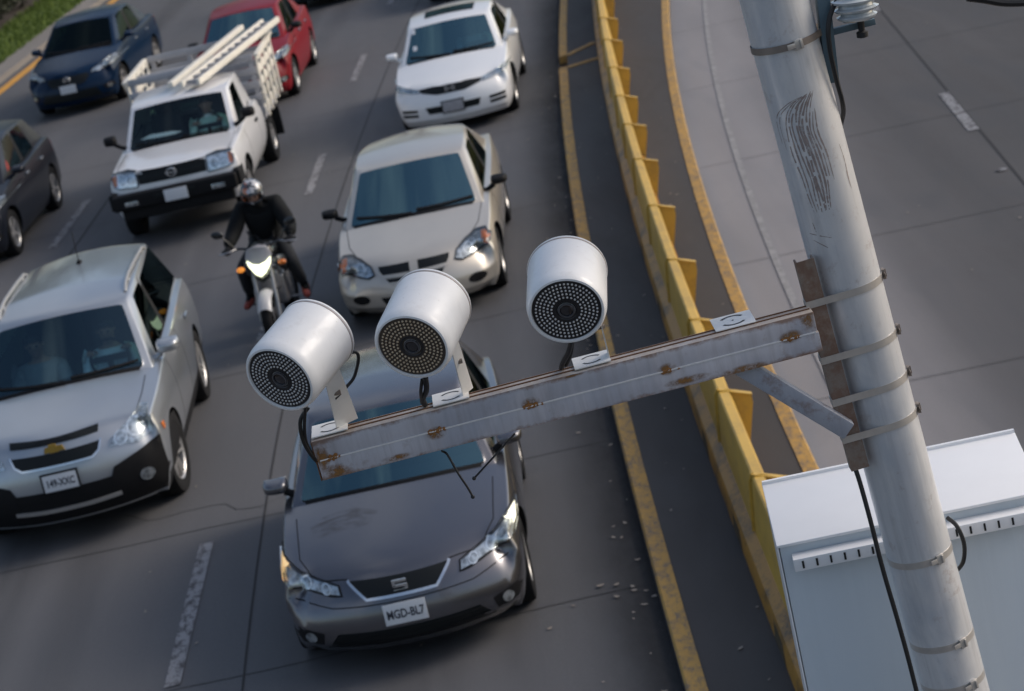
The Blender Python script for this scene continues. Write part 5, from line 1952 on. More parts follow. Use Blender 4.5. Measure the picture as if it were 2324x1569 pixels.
patch_part('grille', root, P, [gr], M_grille, off=.008); g = root.children[-1]
bm = bm_new(); hp, _ = P.hit(0, .645, 'front')
for yy, zz, a, b in ((-.045, 0, .022, .10), (.045, 0, .022, .10), (0, 0, .09, .022), (0, .058, .15, .012), (0, -.058, .12, .012), (-.068, 0, .012, .11), (.068, 0, .012, .11)):
    add_box(bm, (hp.x + .02, yy, .645 + zz), (.02, a, b))
obj('emblem', bm, M_chrome, g, 0)
hl = [(.455, .632), (.46, .672), (.62, .700), (.79, .742), (.845, .735), (.82, .70), (.74, .668), (.60, .636)]
headlights(root, P, hl, M_refl, bulbs=((.56, .663, .028), (.69, .69, .028)), rim=False)
patch_part('lower_intake', root, P, [[(.40, .43), (-.40, .43), (-.36, .335), (.36, .335)]], M_grille, off=.004)
for sg in (1, -1):
    for zz in (.40, .335):
        o_ = [(.52, zz - .02), (.52, zz + .018), (.75, zz + .030), (.74, zz - .012)]
        patch_part('fog_slot', root, P, [o_ if sg > 0 else mirror_pts(o_)], M_grille, off=.004)
plate(root, P, 0, .405, None, tilt=R(-4), mat=mat_plain('plate_grey', (.34, .33, .34), .5, 0, .35, 25))
mirrors(root, sp, P_white, .62, 1.005, .975, .205, .135, .15, P_white)
bm = bm_new()
P.patch(bm, [(.04, .36), (.04, -.36), (-.40, -.37), (-.40, .37)], 'top', .004, .05, 4); fix_normals(bm); sr = obj('sunroof', bm, G_side, root, 30)
bm = bm_new(); P.ribbon(bm, [(.04, .36), (.04, -.36), (-.40, -.37), (-.40, .37)], .02, 'top', .006, .05, closed=True); obj('sunroof_seal', bm, M_blackpl, sr, 0)
bm = bm_new(); P.patch(bm, [(-.02, .36), (-.02, -.36), (-.38, -.37), (-.38, .37)], 'top', -.03, .05, 2, edge=False); obj('sunshade', bm, M_plate, sr, 30)
put_wheels(root, sp, wheel_meshes('spoke', .315, .21, .205, 5, M_rim))
cabin(root, sp)
wipers(root, P, sp, [((.64, .965), (.05, .97)), ((.0, .97), (-.6, .985))])
for y_, z_ in ((-.52, 1.06), (-.54, 1.24)):
    bm = bm_new(); P.patch(bm, [(y_ - .03, z_ - .025), (y_ + .03, z_ - .025), (y_ + .03, z_ + .025), (y_ - .03, z_ + .025)], 'front', .003, .05, 2); obj('sticker', bm, M_plate, root, 0)

# ---- blue sedan, red sedan, dark hatchback, two dark cars at the top edge: one small-sedan shape
def small_sedan(name, label, loc, rot, paint, glass, emb, txt=None, mirror_mat=None, hlmat=None, hatch=False, frontdetail=True):
    sp = dict(L=4.35, W=1.72, H=1.48, rw=.31, tw=.20, axles=(.86, 3.44), gc=.17,
        z0=(.68, .75), z10=(.95, 1.0), w0=.85,
        st=[(.38, .95, .745, .82), (.88, 1.0, .86, .935), (1.20, 1.0, .91, .975), (1.46, 1.0, .935, .985), (2.32, 1.0, .955, 1.0), (2.42, 1.0, .955, 1.0), (3.12, .99, .97, 1.01), (3.78, .96, .98, 1.03), (4.12, .93, .97, 1.02)],
        roof=dict(s=[1.98, 2.10, 2.44, 2.54, 3.05, 3.40], w=[.57, .585, .595, .595, .575, .535], z=[1.375, 1.40, 1.425, 1.425, 1.405, 1.36], crown=.05, bowf=.10),
        rec=(.10, .01, .0, .04, .15), bow=(.24, .24, .25, .28, .30), hoodcrease=.4, shoulder=.45, nose=.35, lv=3 if frontdetail else 2)
    if hatch:
        sp['L'] = 4.15
        sp['axles'] = (.84, 3.38)
        sp['st'][6:] = [(3.10, .99, .985, 1.01), (3.82, .95, .99, 1.02), (3.98, .93, .97, 1.0)]
        sp['roof']['s'][4:] = [3.10, 3.62]
    root, P, parts = build_car(name, label, 'car', sp, loc, rot, paint, glass, mat_glass('hatch_side_glass', (.72, .80, .78), .4, .012, .02) if hatch else None)
    gr = [(.36, .685), (-.36, .685), (-.40, .63), (-.30, .53), (.30, .53), (.40, .63)]
    patch_part('grille', root, P, [gr], M_grille, off=.007); g = root.children[-1]
    emblem_ring(g, P, 0, .635, .055, rx=1.25) if emb == 'oval' else None
    if emb == 'tri':
        hp, _ = P.hit(0, .64, 'front')
        bm = bm_new()
        for k in range(3):
            M = Matrix.Translation((hp.x + .02, 0, .64)) @ Matrix.Rotation(R(120 * k), 4, 'X')
            q = [M @ Vector(p) for p in ((0, 0, 0), (0, .022, .03), (0, 0, .06), (0, -.022, .03))]
            bm.faces.new([bm.verts.new(p) for p in q])
        obj('emblem', bm, M_chrome, g, 0)
    patch_part('lower_intake', root, P, [[(.48, .42), (-.48, .42), (-.56, .27), (.56, .27)]], M_grille, off=.005)
    hl = [(.42, .66), (.44, .715), (.60, .765), (.74, .82), (.83, .845), (.835, .79), (.79, .725), (.62, .68)]
    headlights(root, P, hl, hlmat or M_refl, bulbs=((.55, .70, .035), (.68, .75, .040)))
    fg = [(.60, .42), (.76, .44), (.78, .36), (.64, .33)]
    patch_part('fog_recess', root, P, [fg, mirror_pts(fg)], M_blackpl, off=.004)
    for sg in (1, -1):
        bm = bm_new(); P.patch(bm, arc_pts(sg * .70, .385, .04, .04), 'front', .009, .05, 2); obj('fog_lamp', bm, M_refl, root, 30)
        o_ = [(.50, .80), (.50, .96), (.80, .95), (.83, .85), (.80, .78)]
        o_ = o_ if sg > 0 else mirror_pts(o_)
        bm = bm_new(); P.patch(bm, o_, 'rear', .006, .04, 3); fix_normals(bm); obj('tail_lamp', bm, M_red, root, 30)
    plate(root, P, 0, .48, txt, frame_=False)
    mirrors(root, sp, mirror_mat or paint, .60, 1.0, 1.02, .20, .14, .15, mirror_mat or paint)
    put_wheels(root, sp, wheel_meshes('spoke', .31, .20, .205, 5, M_rim))
    cabin(root, sp)
    for x in (-.02, -.92):
        hpt, nn = P.hit(x, .84, 'left')
        bm = bm_new(); add_box(bm, (x, hpt.y + .02, .845), (.17, .026, .032)); bevel(bm, .008); obj('door_handle', bm, M_chrome, root)
    wipers(root, P, sp, [((.62, 1.005), (.05, 1.01)), ((.0, 1.01), (-.58, 1.03))])
    return root, P
P_blue = mat_paint('paint_blue', (.001, .014, .042), metal=.05, rough=.24, dust=(.02, .04, .06), dustamt=.1, coat=.12, spec=.2)
P_red = mat_paint('paint_red', (.20, .003, .009), metal=.0, rough=.36, dust=(.14, .02, .02), dustamt=.08, coat=.15, spec=.2)
P_char = mat_paint('paint_charcoal', (.008, .010, .016), metal=.0, rough=.32, dust=(.03, .032, .04), dustamt=.12, coat=.2, spec=.25)
P_blk = mat_paint('paint_black', (.012, .013, .015), metal=.1, rough=.3, dust=(.05, .05, .055), dustamt=.25)
small_sedan('sedan', 'dark blue sedan beside the grass verge at upper left', (-6.36, 44.3), R(-98.5), P_blue, G_dark, 'oval', None, None)
small_sedan('sedan', 'red sedan behind the loaded pickup truck', (-3.16, 40.5), R(-95.5), P_red, G_wind, 'tri', None, M_blackpl, M_refl_w)
dk, _ = small_sedan('hatchback', 'charcoal hatchback cut off by the left frame edge, red sleeve at its window', (-6.91, 32.93), R(-95.5), P_char, G_wind, None, None, P_char, None, True)
small_sedan('sedan', 'black car at the top edge behind the red sedan, only its nose showing', (-1.75, 50.6), R(-98), P_blk, G_dark, None, None, None, None, False, False)
small_sedan('sedan', 'black car at the top edge directly behind the white coupe', (1.0, 47.2), R(-99), P_blk, G_dark, None, None, None, None, False, False)

# ---- white pickup truck with a stake rack
P_truck = mat_paint('paint_truck_white', (.70, .70, .71), metal=0, rough=.38, dust=(.45, .43, .41), dustamt=.2)
M_stake = mat_plain('stake_white', (.76, .72, .63), .6, 0, .16, 8)
M_frame = mat_plain('rack_grey', (.42, .42, .44), .55, .2, .2, 10)
sp = dict(L=3.30, W=1.80, H=1.60, rw=.345, tw=.215, axles=(.83,), gc=.34, two_door=True, pickup=True, archgap=.07,
    z0=(.925, .955), z10=(1.02, 1.03), w0=.91, w10=.93,
    st=[(.22, .97, .955, .985), (.83, 1.0, .99, 1.04), (1.24, 1.0, 1.01, 1.06), (1.50, 1.0, 1.035, 1.08), (2.36, 1.0, 1.05, 1.10), (2.46, 1.0, 1.05, 1.10), (2.82, 1.0, 1.05, 1.10), (3.10, .99, 1.05, 1.08), (3.2, .98, 1.04, 1.06)],
    roof=dict(s=[1.88, 1.99, 2.36, 2.46, 2.80, 3.0], w=[.665, .675, .685, .685, .68, .66], z=[1.50, 1.525, 1.54, 1.54, 1.535, 1.51], crown=.045, bowf=.07),
    rec=(.09, .02, .03, .04, .09), bow=(.12, .12, .12, .13, .15), hoodcrease=.55, shoulder=.6, nose=.6, cowlbow=.10, rearbow=.03, midcrease=.3, corner=.2)
TX, TY, TR = -3.69, 31.90, R(-94.1)
root, P, parts = build_car('pickup_truck', 'white pickup truck with a slatted white stake rack and a driver in pale green', 'truck', sp, (TX, TY), TR, P_truck, mat_glass('truck_windscreen', (.78, .90, .88), .6, .012, .03, (.8, .95, 1)))
truck = root
gr = [(.46, .955), (-.46, .955), (-.455, .79), (.455, .79)]
patch_part('grille', root, P, [gr], M_grille, off=.006); g = root.children[-1]
bm = bm_new()
for z in (.82, .85, .905, .935):
    P.ribbon(bm, [(-.45, z), (.45, z)], .008, 'front', .012)
obj('grille_bar', bm, M_blackpl, g)
emblem_ring(g, P, 0, .875, .06, rx=1.25)
hl = [(.475, .765), (.47, .955), (.60, .965), (.80, .955), (.815, .90), (.80, .80), (.74, .775)]
headlights(root, P, hl, M_refl_w, bulbs=((.56, .86, .055),), indic=[(.745, .94), (.80, .94), (.805, .90), (.795, .815), (.755, .80)])
bm = bm_new()
add_box(bm, (1.66, 0, .62), (.16, 1.66, .20)); add_box(bm, (1.60, 0, .44), (.10, 1.50, .16))
for sg in (1, -1):
    add_box(bm, (1.44, sg * .83, .63), (.40, .10, .22))
bevel(bm, .03, 3); bmp = obj('front_bumper', bm, M_blackpl, root)
bm = bm_new(); add_box(bm, (1.742, 0, .635), (.012, .54, .06)); bevel(bm, .004); obj('bumper_slot', bm, M_grille, bmp)
for sg in (1, -1):
    bm = bm_new(); add_box(bm, (1.738, sg * .58, .60), (.016, .18, .06)); bevel(bm, .008); obj('fog_lamp', bm, M_refl, bmp)
bm = bm_new(); M = Matrix.Translation((1.757, 0.02, .615)); add_box(bm, (0, 0, 0), (.008, .31, .155), M); bevel(bm, .002); pl = obj('number_plate', bm, M_plate, root)
mirrors(root, sp, M_blackpl, .30, 1.06, 1.20, .20, .17, .12)
wipers(root, P, sp, [((.66, 1.115), (.05, 1.12)), ((.0, 1.12), (-.62, 1.13))])
sp2 = dict(sp); sp2['axles'] = (.83, 3.80)
put_wheels(root, sp2, wheel_meshes('steel', .345, .215, .19, 6, M_rim))
cabin(root, sp)
seams(root, P, [('top', [(1.50, .74), (1.0, .76), (.45, .76)]), ('top', [(1.50, -.74), (1.0, -.76), (.45, -.76)]), ('left', [(.30, .42), (.30, 1.02)]), ('left', [(-.84, .42), (-.84, 1.03)])])
hpt, nn = P.hit(-.70, .90, 'left'); bm = bm_new(); add_box(bm, (-.70, hpt.y + .018, .90), (.16, .026, .035)); bevel(bm, .008); obj('door_handle', bm, M_blackpl, root)
bm = bm_new(); P.patch(bm, [(-.56, 1.155), (-.30, 1.15), (-.05, 1.152), (.05, 1.165), (-.10, 1.19), (-.40, 1.195)], 'front', -.02, .05, 3, edge=False); obj('dash_paper', bm, M_plate, root, 30)
# flat bed and its rack
bx0, bx1 = -1.66, -3.52
bm = bm_new(); add_box(bm, ((bx0 + bx1) / 2, 0, .735), (bx0 - bx1, 1.76, .07)); bevel(bm, .008); obj('bed_floor', bm, M_frame, root)
bm = bm_new()
for sg in (1, -1):
    add_box(bm, ((bx0 + bx1) / 2 - .2, sg * .36, .60), (2.4, .09, .16))
loose(obj('chassis_rail', bm, M_blackpl, root, 0))
zb0, zb1 = .76, 1.62
for sg in (1, -1):
    sd_ = bpy.data.objects.new('stake_side', None); C.objects.link(sd_); sd_.parent = root; sd_.location = (0, sg * .88, 0)
    fl = lambda z: sg * .075 * (z - zb0) / (zb1 - zb0)
    bm = bm_new()
    for k in range(5):
        z = zb0 + .075 + k * (zb1 - zb0 - .10) / 4
        add_box(bm, ((bx0 + bx1) / 2, fl(z), z), (bx0 - bx1, .022, .105))
    bevel(bm, .004)
    loose(obj('slat', bm, M_stake, sd_))
    bm = bm_new()
    for k in range(5):
        x = bx0 - .06 - k * (bx0 - bx1 - .12) / 4
        add_box(bm, (x, fl((zb0 + zb1) / 2) + sg * .024, (zb0 + zb1) / 2), (.09, .028, zb1 - zb0 + .04), Matrix.Translation((0, 0, 0)))
    bevel(bm, .004)
    loose(obj('stake', bm, M_stake, sd_))
    bm = bm_new(); add_box(bm, ((bx0 + bx1) / 2, fl(zb1) + .01 * sg, zb1 + .012), (bx0 - bx1 + .04, .07, .035)); bevel(bm, .005); obj('top_rail', bm, M_stake, sd_)
def cross_gate(nm, x, zlo, n):
    bm = bm_new()
    for k in range(n):
        z = zlo + k * (zb1 - zlo) / (n - 1)
        add_box(bm, (x, 0, z), (.03, 1.84, .095))
    for y in (-.86, -.3, .3, .86):
        add_box(bm, (x - .025, y, (zb0 + zb1) / 2), (.03, .07, zb1 - zb0))
    bevel(bm, .004)
    obj(nm, bm, M_frame, root)
cross_gate('head_gate', bx0 + .02, zb0 + .08, 5)
cross_gate('tail_gate', bx1 - .02, zb0 + .08, 5)
bm = bm_new(); add_box(bm, (-2.3, 0, zb1 - .05), (.08, 1.8, .05)); bevel(bm, .005); obj('cross_bar', bm, M_frame, root)
bm = bm_new()
for sg in (1, -1):
    add_box(bm, (-2.66, sg * .80, .47), (.02, .30, .42))
bevel(bm, .004); loose(obj('mud_flap', bm, M_blackpl, root))
TM = Matrix.Translation((TX, TY, 0)) @ Matrix.Rotation(TR, 4, 'Z')
# ladder and plank across the rack
def beam_frame(a, b):
    a, b = TM @ Vector(a), TM @ Vector(b)
    d = (b - a).normalized(); s = Vector((0, 0, 1)).cross(d).normalized(); u = d.cross(s)
    return Matrix(((d.x, s.x, u.x, a.x), (d.y, s.y, u.y, a.y), (d.z, s.z, u.z, a.z), (0, 0, 0, 1))), (b - a).length
LM, LL = beam_frame((-.26, .20, 1.655), (-3.55, 1.02, 1.80))
lad = thing('ladder', 'cream painted ladder lying diagonally over the truck cab and rack', 'ladder')
for s_, nm in ((-.125, 'rail'), (.125, 'rail')):
    bm = bm_new(); add_box(bm, (LL / 2, s_, 0), (LL, .045, .085), LM); bevel(bm, .006); obj(nm, bm, M_stake, lad)
bm = bm_new()
for k in range(12):
    add_box(bm, (.15 + k * (LL - .3) / 11, 0, 0), (.05, .21, .03), LM)
loose(obj('rung', bm, M_frame, lad, 0))
bm = bm_new(); add_box(bm, (LL / 2, 0, -.03), (LL - .1, .20, .012), LM); obj('board', bm, M_frame, lad, 0)
LM2, LL2 = beam_frame((-.42, -.10, 1.665), (-3.50, .58, 1.80))
bm = bm_new(); add_box(bm, (LL2 / 2, 0, 0), (LL2, .085, .075), LM2); bevel(bm, .008)
tag(obj('plank', bm, M_stake), 'single cream plank lying beside the ladder on the truck rack', 'plank')

# ------------------------------------------------------------------ people
M_skin = mat_plain('skin', (.36, .20, .14), .55, 0, .08)
M_hair = mat_plain('hair_dark', (.015, .012, .010), .6, 0, .3)
M_eye = mat_plain('eye_dark', (.02, .015, .012), .2, 0, .1)
def hand_bm(w, d, nrm, side, thumb):
    """palm, four unequal curled fingers and a thumb; d along the hand, nrm out of the back of it"""
    w, d, nrm, side = Vector(w), Vector(d).normalized(), Vector(nrm).normalized(), Vector(side).normalized()
    out = []
    pts = [w, w + d * .045, w + d * .085]
    out.append((pts, [(0, 1), (1, 2)], [(.024, .019), (.036, .017), (.038, .015)]))
    for k, (ln, o_) in enumerate(((.072, .028), (.082, .010), (.076, -.009), (.058, -.027))):
        b = w + d * .085 + side * o_
        p1 = b + d * ln * .42 - nrm * .006
        p2 = p1 + d * ln * .12 - nrm * ln * .36
        p3 = p2 - d * ln * .22 - nrm * ln * .18
        out.append(([b - d * .015, p1, p2, p3], [(0, 1), (1, 2), (2, 3)], [.0092, .0088, .0080, .0070]))
    b = w + d * .03 + side * thumb * .030
    p1 = b + d * .030 + side * thumb * .022 - nrm * .012
    p2 = p1 + d * .026 - nrm * .022
    out.append(([b, p1, p2], [(0, 1), (1, 2)], [.013, .011, .009]))
    return out
def join_skins(parts_, mat, name, parent):
    bm = bm_new()
    for pts, ed, rad in parts_:
        m = skin_mesh(pts, ed, rad, 0, 2)
        bm.from_mesh(m); bpy.data.meshes.remove(m)
    return obj(name, bm, mat, parent, 70)
def person(label, M, shirt, trousers, J, hat=None, gloves=None, hair=True, collar=None):
    """J: joints in local metres (x forward, y left, z up)"""
    t_ = thing('person', label, 'person')
    t_.matrix_world = M
    hd = Vector(J['head']); nk = Vector(J['neck']); up_ = (hd - nk).normalized(); f_ = Vector(J.get('look', (1, 0, -.1))).normalized()
    sd = up_.cross(f_).normalized()
    pts = [J['pelvis'], J['waist'], J['chest'], nk, nk + up_ * .06, hd - up_ * .03 + f_ * .012, hd + up_ * .045]
    ed = [(0, 1), (1, 2), (2, 3), (3, 4), (4, 5), (5, 6)]
    rad = [(.135, .15), (.115, .145), (.125, .165), (.075, .085), .052, (.076, .083), (.074, .082)]
    def chain(start, names, rr):
        prev = start
        for n_, r_ in zip(names, rr):
            pts.append(J[n_]); rad.append(r_); ed.append((prev, len(pts) - 1)); prev = len(pts) - 1
    chain(2, ('shl', 'ell', 'wrl'), (.068, .050, .032)); chain(2, ('shr', 'elr', 'wrr'), (.068, .050, .032))
    chain(0, ('hil', 'knl', 'anl', 'tol'), (.092, .066, .048, .040)); chain(0, ('hir', 'knr', 'anr', 'tor'), (.092, .066, .048, .040))
    body = [(pts, ed, rad)]
    body.append(([hd + f_ * .075 - up_ * .012, hd + f_ * .098 - up_ * .024], [(0, 1)], [.012, .014]))     # nose
    body.append(([hd + f_ * .055 - up_ * .095, hd + f_ * .075 - up_ * .098], [(0, 1)], [.030, .026]))     # chin
    for s_ in (1, -1):
        body.append(([hd + sd * .076 * s_ + up_ * .015, hd + sd * .086 * s_ - up_ * .025], [(0, 1)], [.014, .012]))
    hands = []
    for a, e, s_ in (('wrl', 'ell', 1), ('wrr', 'elr', -1)):
        w = Vector(J[a]); d = Vector(J.get('grip', (1, 0, 0)))
        hands += hand_bm(w, d, (0.0, 0, 1), (0, -1, 0) if s_ > 0 else (0, 1, 0), 1)
    if not gloves:
        body += hands
    b = join_skins(body, [M_skin, shirt], 'body', t_)
    for f in b.data.polygons:
        c_ = f.center
        wr_ = min((c_ - Vector(J['wrl'])).length, (c_ - Vector(J['wrr'])).length)
        if c_.z < (nk.z - .01 if not gloves else hd.z - .085) and (wr_ > .13 or gloves):
            f.material_index = 1
    if gloves:
        join_skins(hands, gloves, 'gloves', t_)
    for s_ in (1, -1):
        bm = bm_new(); bmesh.ops.create_icosphere(bm, subdivisions=2, radius=.011, matrix=Matrix.Translation(hd + f_ * .078 + sd * .032 * s_ + up_ * .012)); obj('eye', bm, M_eye, b)
    bm = bm_new(); add_tube(bm, [hd + f_ * .090 + sd * .022 - up_ * .060, hd + f_ * .095 - up_ * .060, hd + f_ * .090 - sd * .022 - up_ * .060], .005, 6); obj('mouth', bm, mat_plain('lips', (.22, .09, .07), .5), b)
    # clothes: the same bones, a little wider
    tp = [J['pelvis'], J['waist'], J['chest'], nk - up_ * .02, J['shl'], J['ell'], Vector(J['ell']).lerp(Vector(J['wrl']), .92), J['shr'], J['elr'], Vector(J['elr']).lerp(Vector(J['wrr']), .92)]
    te = [(0, 1), (1, 2), (2, 3), (2, 4), (4, 5), (5, 6), (2, 7), (7, 8), (8, 9)]
    k = J.get('bulk', 1.0)
    tr_ = [(.150 * k, .165 * k), (.135 * k, .165 * k), (.142 * k, .182 * k), .075 if k < 1.2 else .115, .085 * k, .066 * k, .048 * k, .085 * k, .066 * k, .048 * k]
    join_skins([(tp, te, tr_)], shirt, 'shirt' if not J.get('jacket') else 'jacket', t_)
    if collar:
        bm = bm_new(); add_lathe(bm, [(-.02, .075), (.03, .066), (.035, .07), (-.02, .082)], Matrix.Translation(nk + up_ * .01) @ up_.to_track_quat('Z', 'Y').to_matrix().to_4x4(), 20, closed=True); fix_normals(bm); obj('collar', bm, collar, t_)
    lp = [J['pelvis'], J['hil'], J['knl'], Vector(J['knl']).lerp(Vector(J['anl']), .9), J['hir'], J['knr'], Vector(J['knr']).lerp(Vector(J['anr']), .9)]
    join_skins([(lp, [(0, 1), (1, 2), (2, 3), (0, 4), (4, 5), (5, 6)], [(.15, .165), .105, .080, .062, .105, .080, .062])], trousers, 'trousers', t_)
    if hair:
        bm = bm_new(); bmesh.ops.create_uvsphere(bm, u_segments=20, v_segments=12, radius=1, matrix=Matrix.Translation(hd + up_ * .040 - f_ * .018) @ Matrix(((f_.x, sd.x, up_.x, 0), (f_.y, sd.y, up_.y, 0), (f_.z, sd.z, up_.z, 0), (0, 0, 0, 1))) @ Matrix.Diagonal((.092, .086, .082, 1)))
        dl = [v for v in bm.verts if (v.co - (hd + up_ * .01 + f_ * .02)).dot(up_) < .0 or ((v.co - hd).dot(f_) > .055 and (v.co - hd).dot(up_) < .055)]
        bmesh.ops.delete(bm, geom=dl, context='VERTS'); obj('hair', bm, M_hair, t_)
    return t_
def seated(seat, wheel):
    s = Vector(seat); w = Vector(wheel)
    J = dict(pelvis=(0, 0, 0), waist=(-.06, 0, .17), chest=(-.12, 0, .36), neck=(-.12, 0, .50), head=(-.09, 0, .66), shl=(-.11, .185, .43), shr=(-.11, -.185, .43),
        ell=(.10, .25, .22), elr=(.10, -.25, .22), hil=(.03, .10, .0), hir=(.03, -.10, .0), knl=(.42, .16, .10), knr=(.42, -.14, .10), anl=(.66, .15, -.24), anr=(.66, -.12, -.24), tol=(.78, .16, -.25), tor=(.78, -.12, -.25))
    r = w - s
    J['wrl'] = (r.x - .09, .17, r.z + .05); J['wrr'] = (r.x - .09, -.17, r.z + .05)
    J['grip'] = (.9, 0, .25)
    return J
def drv(label, car, carsp, shirt, trousers, collar=None, passenger=False, dz=.06, fwd=.14, elbow=False):
    L = carsp['L']; st = carsp['st']; zb = st[3][2]; w = carsp['W'] / 2 * .80
    xs = L / 2 - st[4][0] + .28
    y = w * .46 * (-1 if passenger else 1)
    seat = (xs + fwd, y, zb - .32 + dz); wheel = (L / 2 - st[2][0] + .02 - .58, y, zb + .02)
    M = Matrix.Translation(car.location) @ Matrix.Rotation(car.rotation_euler.z, 4, 'Z') @ Matrix.Translation(seat)
    J = seated(seat, wheel)
    if elbow:
        J['ell'] = (.12, .34, .33); J['wrl'] = (.36, .20, .32); J['shl'] = (-.09, .20, .45)
    if passenger:
        J['wrl'] = (.30, .12, .14); J['wrr'] = (.30, -.12, .14)
    return person(label, M, shirt, trousers, J, collar=collar)
def cloth(name, col):
    return mat_plain(name, col, .85, 0, .18, 12)
T_dark = cloth('trousers_dark', (.03, .035, .05))
drv('driver in a pale green shirt with white collar, seated in the pickup cab', truck, sp, cloth('shirt_green', (.46, .62, .54)), T_dark, cloth('collar_white', (.8, .8, .78)), dz=-.04, fwd=.26)
suv_sp = dict(L=4.58, W=1.86, st=[(.34, 0, 0), (.92, 0, 0), (1.38, 1.0, 1.06), (1.62, 1.0, 1.07), (2.48, 1, 1.09)])
drv('driver in a light blue shirt at the wheel of the silver car', suv, suv_sp, cloth('shirt_blue', (.70, .80, .88)), T_dark, dz=-.10, fwd=.22)
drv('passenger in a dark grey top beside the driver of the silver car', suv, suv_sp, cloth('top_grey', (.22, .25, .28)), T_dark, passenger=True, dz=-.10, fwd=.18)
civ_sp = dict(L=4.45, W=1.755, st=[(.36, 0, 0), (.93, 0, 0), (1.30, 1.0, .875), (1.55, 1.0, .89), (2.50, 1, .915)])
drv('driver in a grey shirt at the wheel of the white coupe', civ, civ_sp, cloth('shirt_grey', (.60, .58, .60)), T_dark, dz=-.08, fwd=.24)
dk_sp = dict(L=4.15, W=1.72, st=[(.38, 0, 0), (.88, 0, 0), (1.24, 1.0, .925), (1.48, 1.0, .94), (2.32, 1, .955)])
J_ = drv('driver in a red top behind the window of the charcoal hatchback', dk, dk_sp, cloth('top_red', (.60, .015, .025)), T_dark, dz=.06, elbow=True)

# ------------------------------------------------------------------ motorcycle and rider
MX, MY, MR = -2.33, 24.72, R(-95.5)
bike = thing('motorcycle', 'black and white motorcycle with its headlamp lit, between the silver and beige cars', 'motorcycle', (MX, MY, 0), MR)
M_mblack = mat_plain('bike_black', (.014, .016, .018), .35, .2, .25, 20, coat=.6)
M_mwhite = mat_plain('bike_white', (.82, .82, .83), .3, 0, .08, 12, coat=.6)
M_mmetal = mat_plain('bike_metal', (.33, .33, .34), .35, .8, .2, 30)
def bike_wheel(x, r, w):
    e = bpy.data.objects.new('wheel', None); C.objects.link(e); e.parent = bike; e.location = (x, 0, r)
    I = Matrix.Rotation(R(-90), 4, 'X')
    bm = bm_new(); n = 10
    add_lathe(bm, [(w / 2 * math.cos(R(36 * k)), r - w * .42 + w * .42 * math.sin(R(36 * k))) for k in range(n)], I, 44, closed=True); fix_normals(bm); obj('tyre', bm, M_tyre, e)
    bm = bm_new(); add_lathe(bm, [(-.03, r - w * .72), (.03, r - w * .72), (.025, r - w * .98), (-.025, r - w * .98)], I, 40, closed=True)
    for k in range(5):
        add_box(bm, ((r - w) / 2, 0, 0), (r - w, .022, .035), I @ Matrix.Rotation(R(72 * k), 4, 'Z') @ Matrix.Rotation(R(90), 4, 'X') @ Matrix.Rotation(0, 4, 'Z'))
    add_lathe(bm, [(-.06, .035), (.06, .035)], I, 16); fix_normals(bm); obj('rim', bm, M_mblack, e)
    bm = bm_new(); add_lathe(bm, [(.05, .13), (.054, .13), (.054, .07), (.05, .07)], I, 30, closed=True); fix_normals(bm); obj('brake_disc', bm, M_mmetal, e)
bike_wheel(.70, .305, .115); bike_wheel(-.66, .305, .145)
for sg in (1, -1):
    bm = bm_new(); add_tube(bm, [(.70, sg * .095, .305), (.62, sg * .095, .60)], [.030, .028], 12); add_tube(bm, [(.62, sg * .095, .60), (.50, sg * .095, .98)], [.021, .021], 12)
    obj('fork_leg', bm, M_mmetal, bike)
bm = bm_new()                                   # front mudguard, a curved shell over the tyre
for i in range(11):
    a = R(35 + 115 * i / 10)
    for j in range(7):
        b = R(-80 + 160 * j / 6)
        rr = .335 - .02 * (abs(b) / 1.4) ** 2
        bm.verts.new((.70 + rr * math.cos(a) * 1.0, .078 * math.sin(b), .305 + rr * math.sin(a) - .045 * (1 - math.cos(b))))
bm.verts.ensure_lookup_table()
for i in range(10):
    for j in range(6):
        k = i * 7 + j; bm.faces.new([bm.verts[q] for q in (k, k + 1, k + 8, k + 7)])
bmesh.ops.solidify(bm, geom=bm.faces[:], thickness=.006); fix_normals(bm); obj('front_mudguard', bm, M_mwhite, bike)
def blob(name, pts, rads, mat, parent=bike, lv=2, edges=None):
    m = skin_mesh(pts, edges or [(i, i + 1) for i in range(len(pts) - 1)], rads, 0, lv)
    return link(name, m, mat, parent)
blob('fuel_tank', [(.38, 0, .92), (.22, 0, .95), (.02, 0, .90), (-.12, 0, .84)], [(.10, .10), (.17, .13), (.15, .11), (.09, .07)], M_mblack)
for sg in (1, -1):
    blob('tank_shroud', [(.44, sg * .14, .88), (.30, sg * .20, .80), (.14, sg * .19, .68)], [(.03, .05), (.035, .09), (.02, .06)], M_mblack)
blob('saddle', [(-.10, 0, .80), (-.32, 0, .79), (-.60, 0, .86), (-.78, 0, .90)], [(.10, .05), (.14, .055), (.13, .05), (.08, .035)], M_blackpl)
blob('tail_fairing', [(-.55, 0, .80), (-.78, 0, .86), (-.95, 0, .92)], [(.12, .06), (.10, .06), (.05, .03)], M_mblack)
bm = bm_new(); add_box(bm, (.05, 0, .50), (.42, .30, .34)); add_box(bm, (.22, 0, .62), (.20, .24, .22)); bevel(bm, .04, 3); obj('engine', bm, M_mmetal, bike)
bm = bm_new(); add_tube(bm, smooth_path([(.30, -.10, .48), (.26, -.15, .26), (0, -.16, .22), (-.35, -.18, .27), (-.72, -.19, .38)], 4), [.024] * 13 + [.045] * 4, 12); obj('exhaust', bm, M_mmetal, bike)
bm = bm_new(); add_tube(bm, [(.48, 0, .98), (.20, .0, .70), (-.05, 0, .45), (-.66, 0, .31)], .030, 8); add_tube(bm, [(.1, .0, .80), (-.7, 0, .78)], .025, 8); obj('frame_tube', bm, M_mblack, bike)
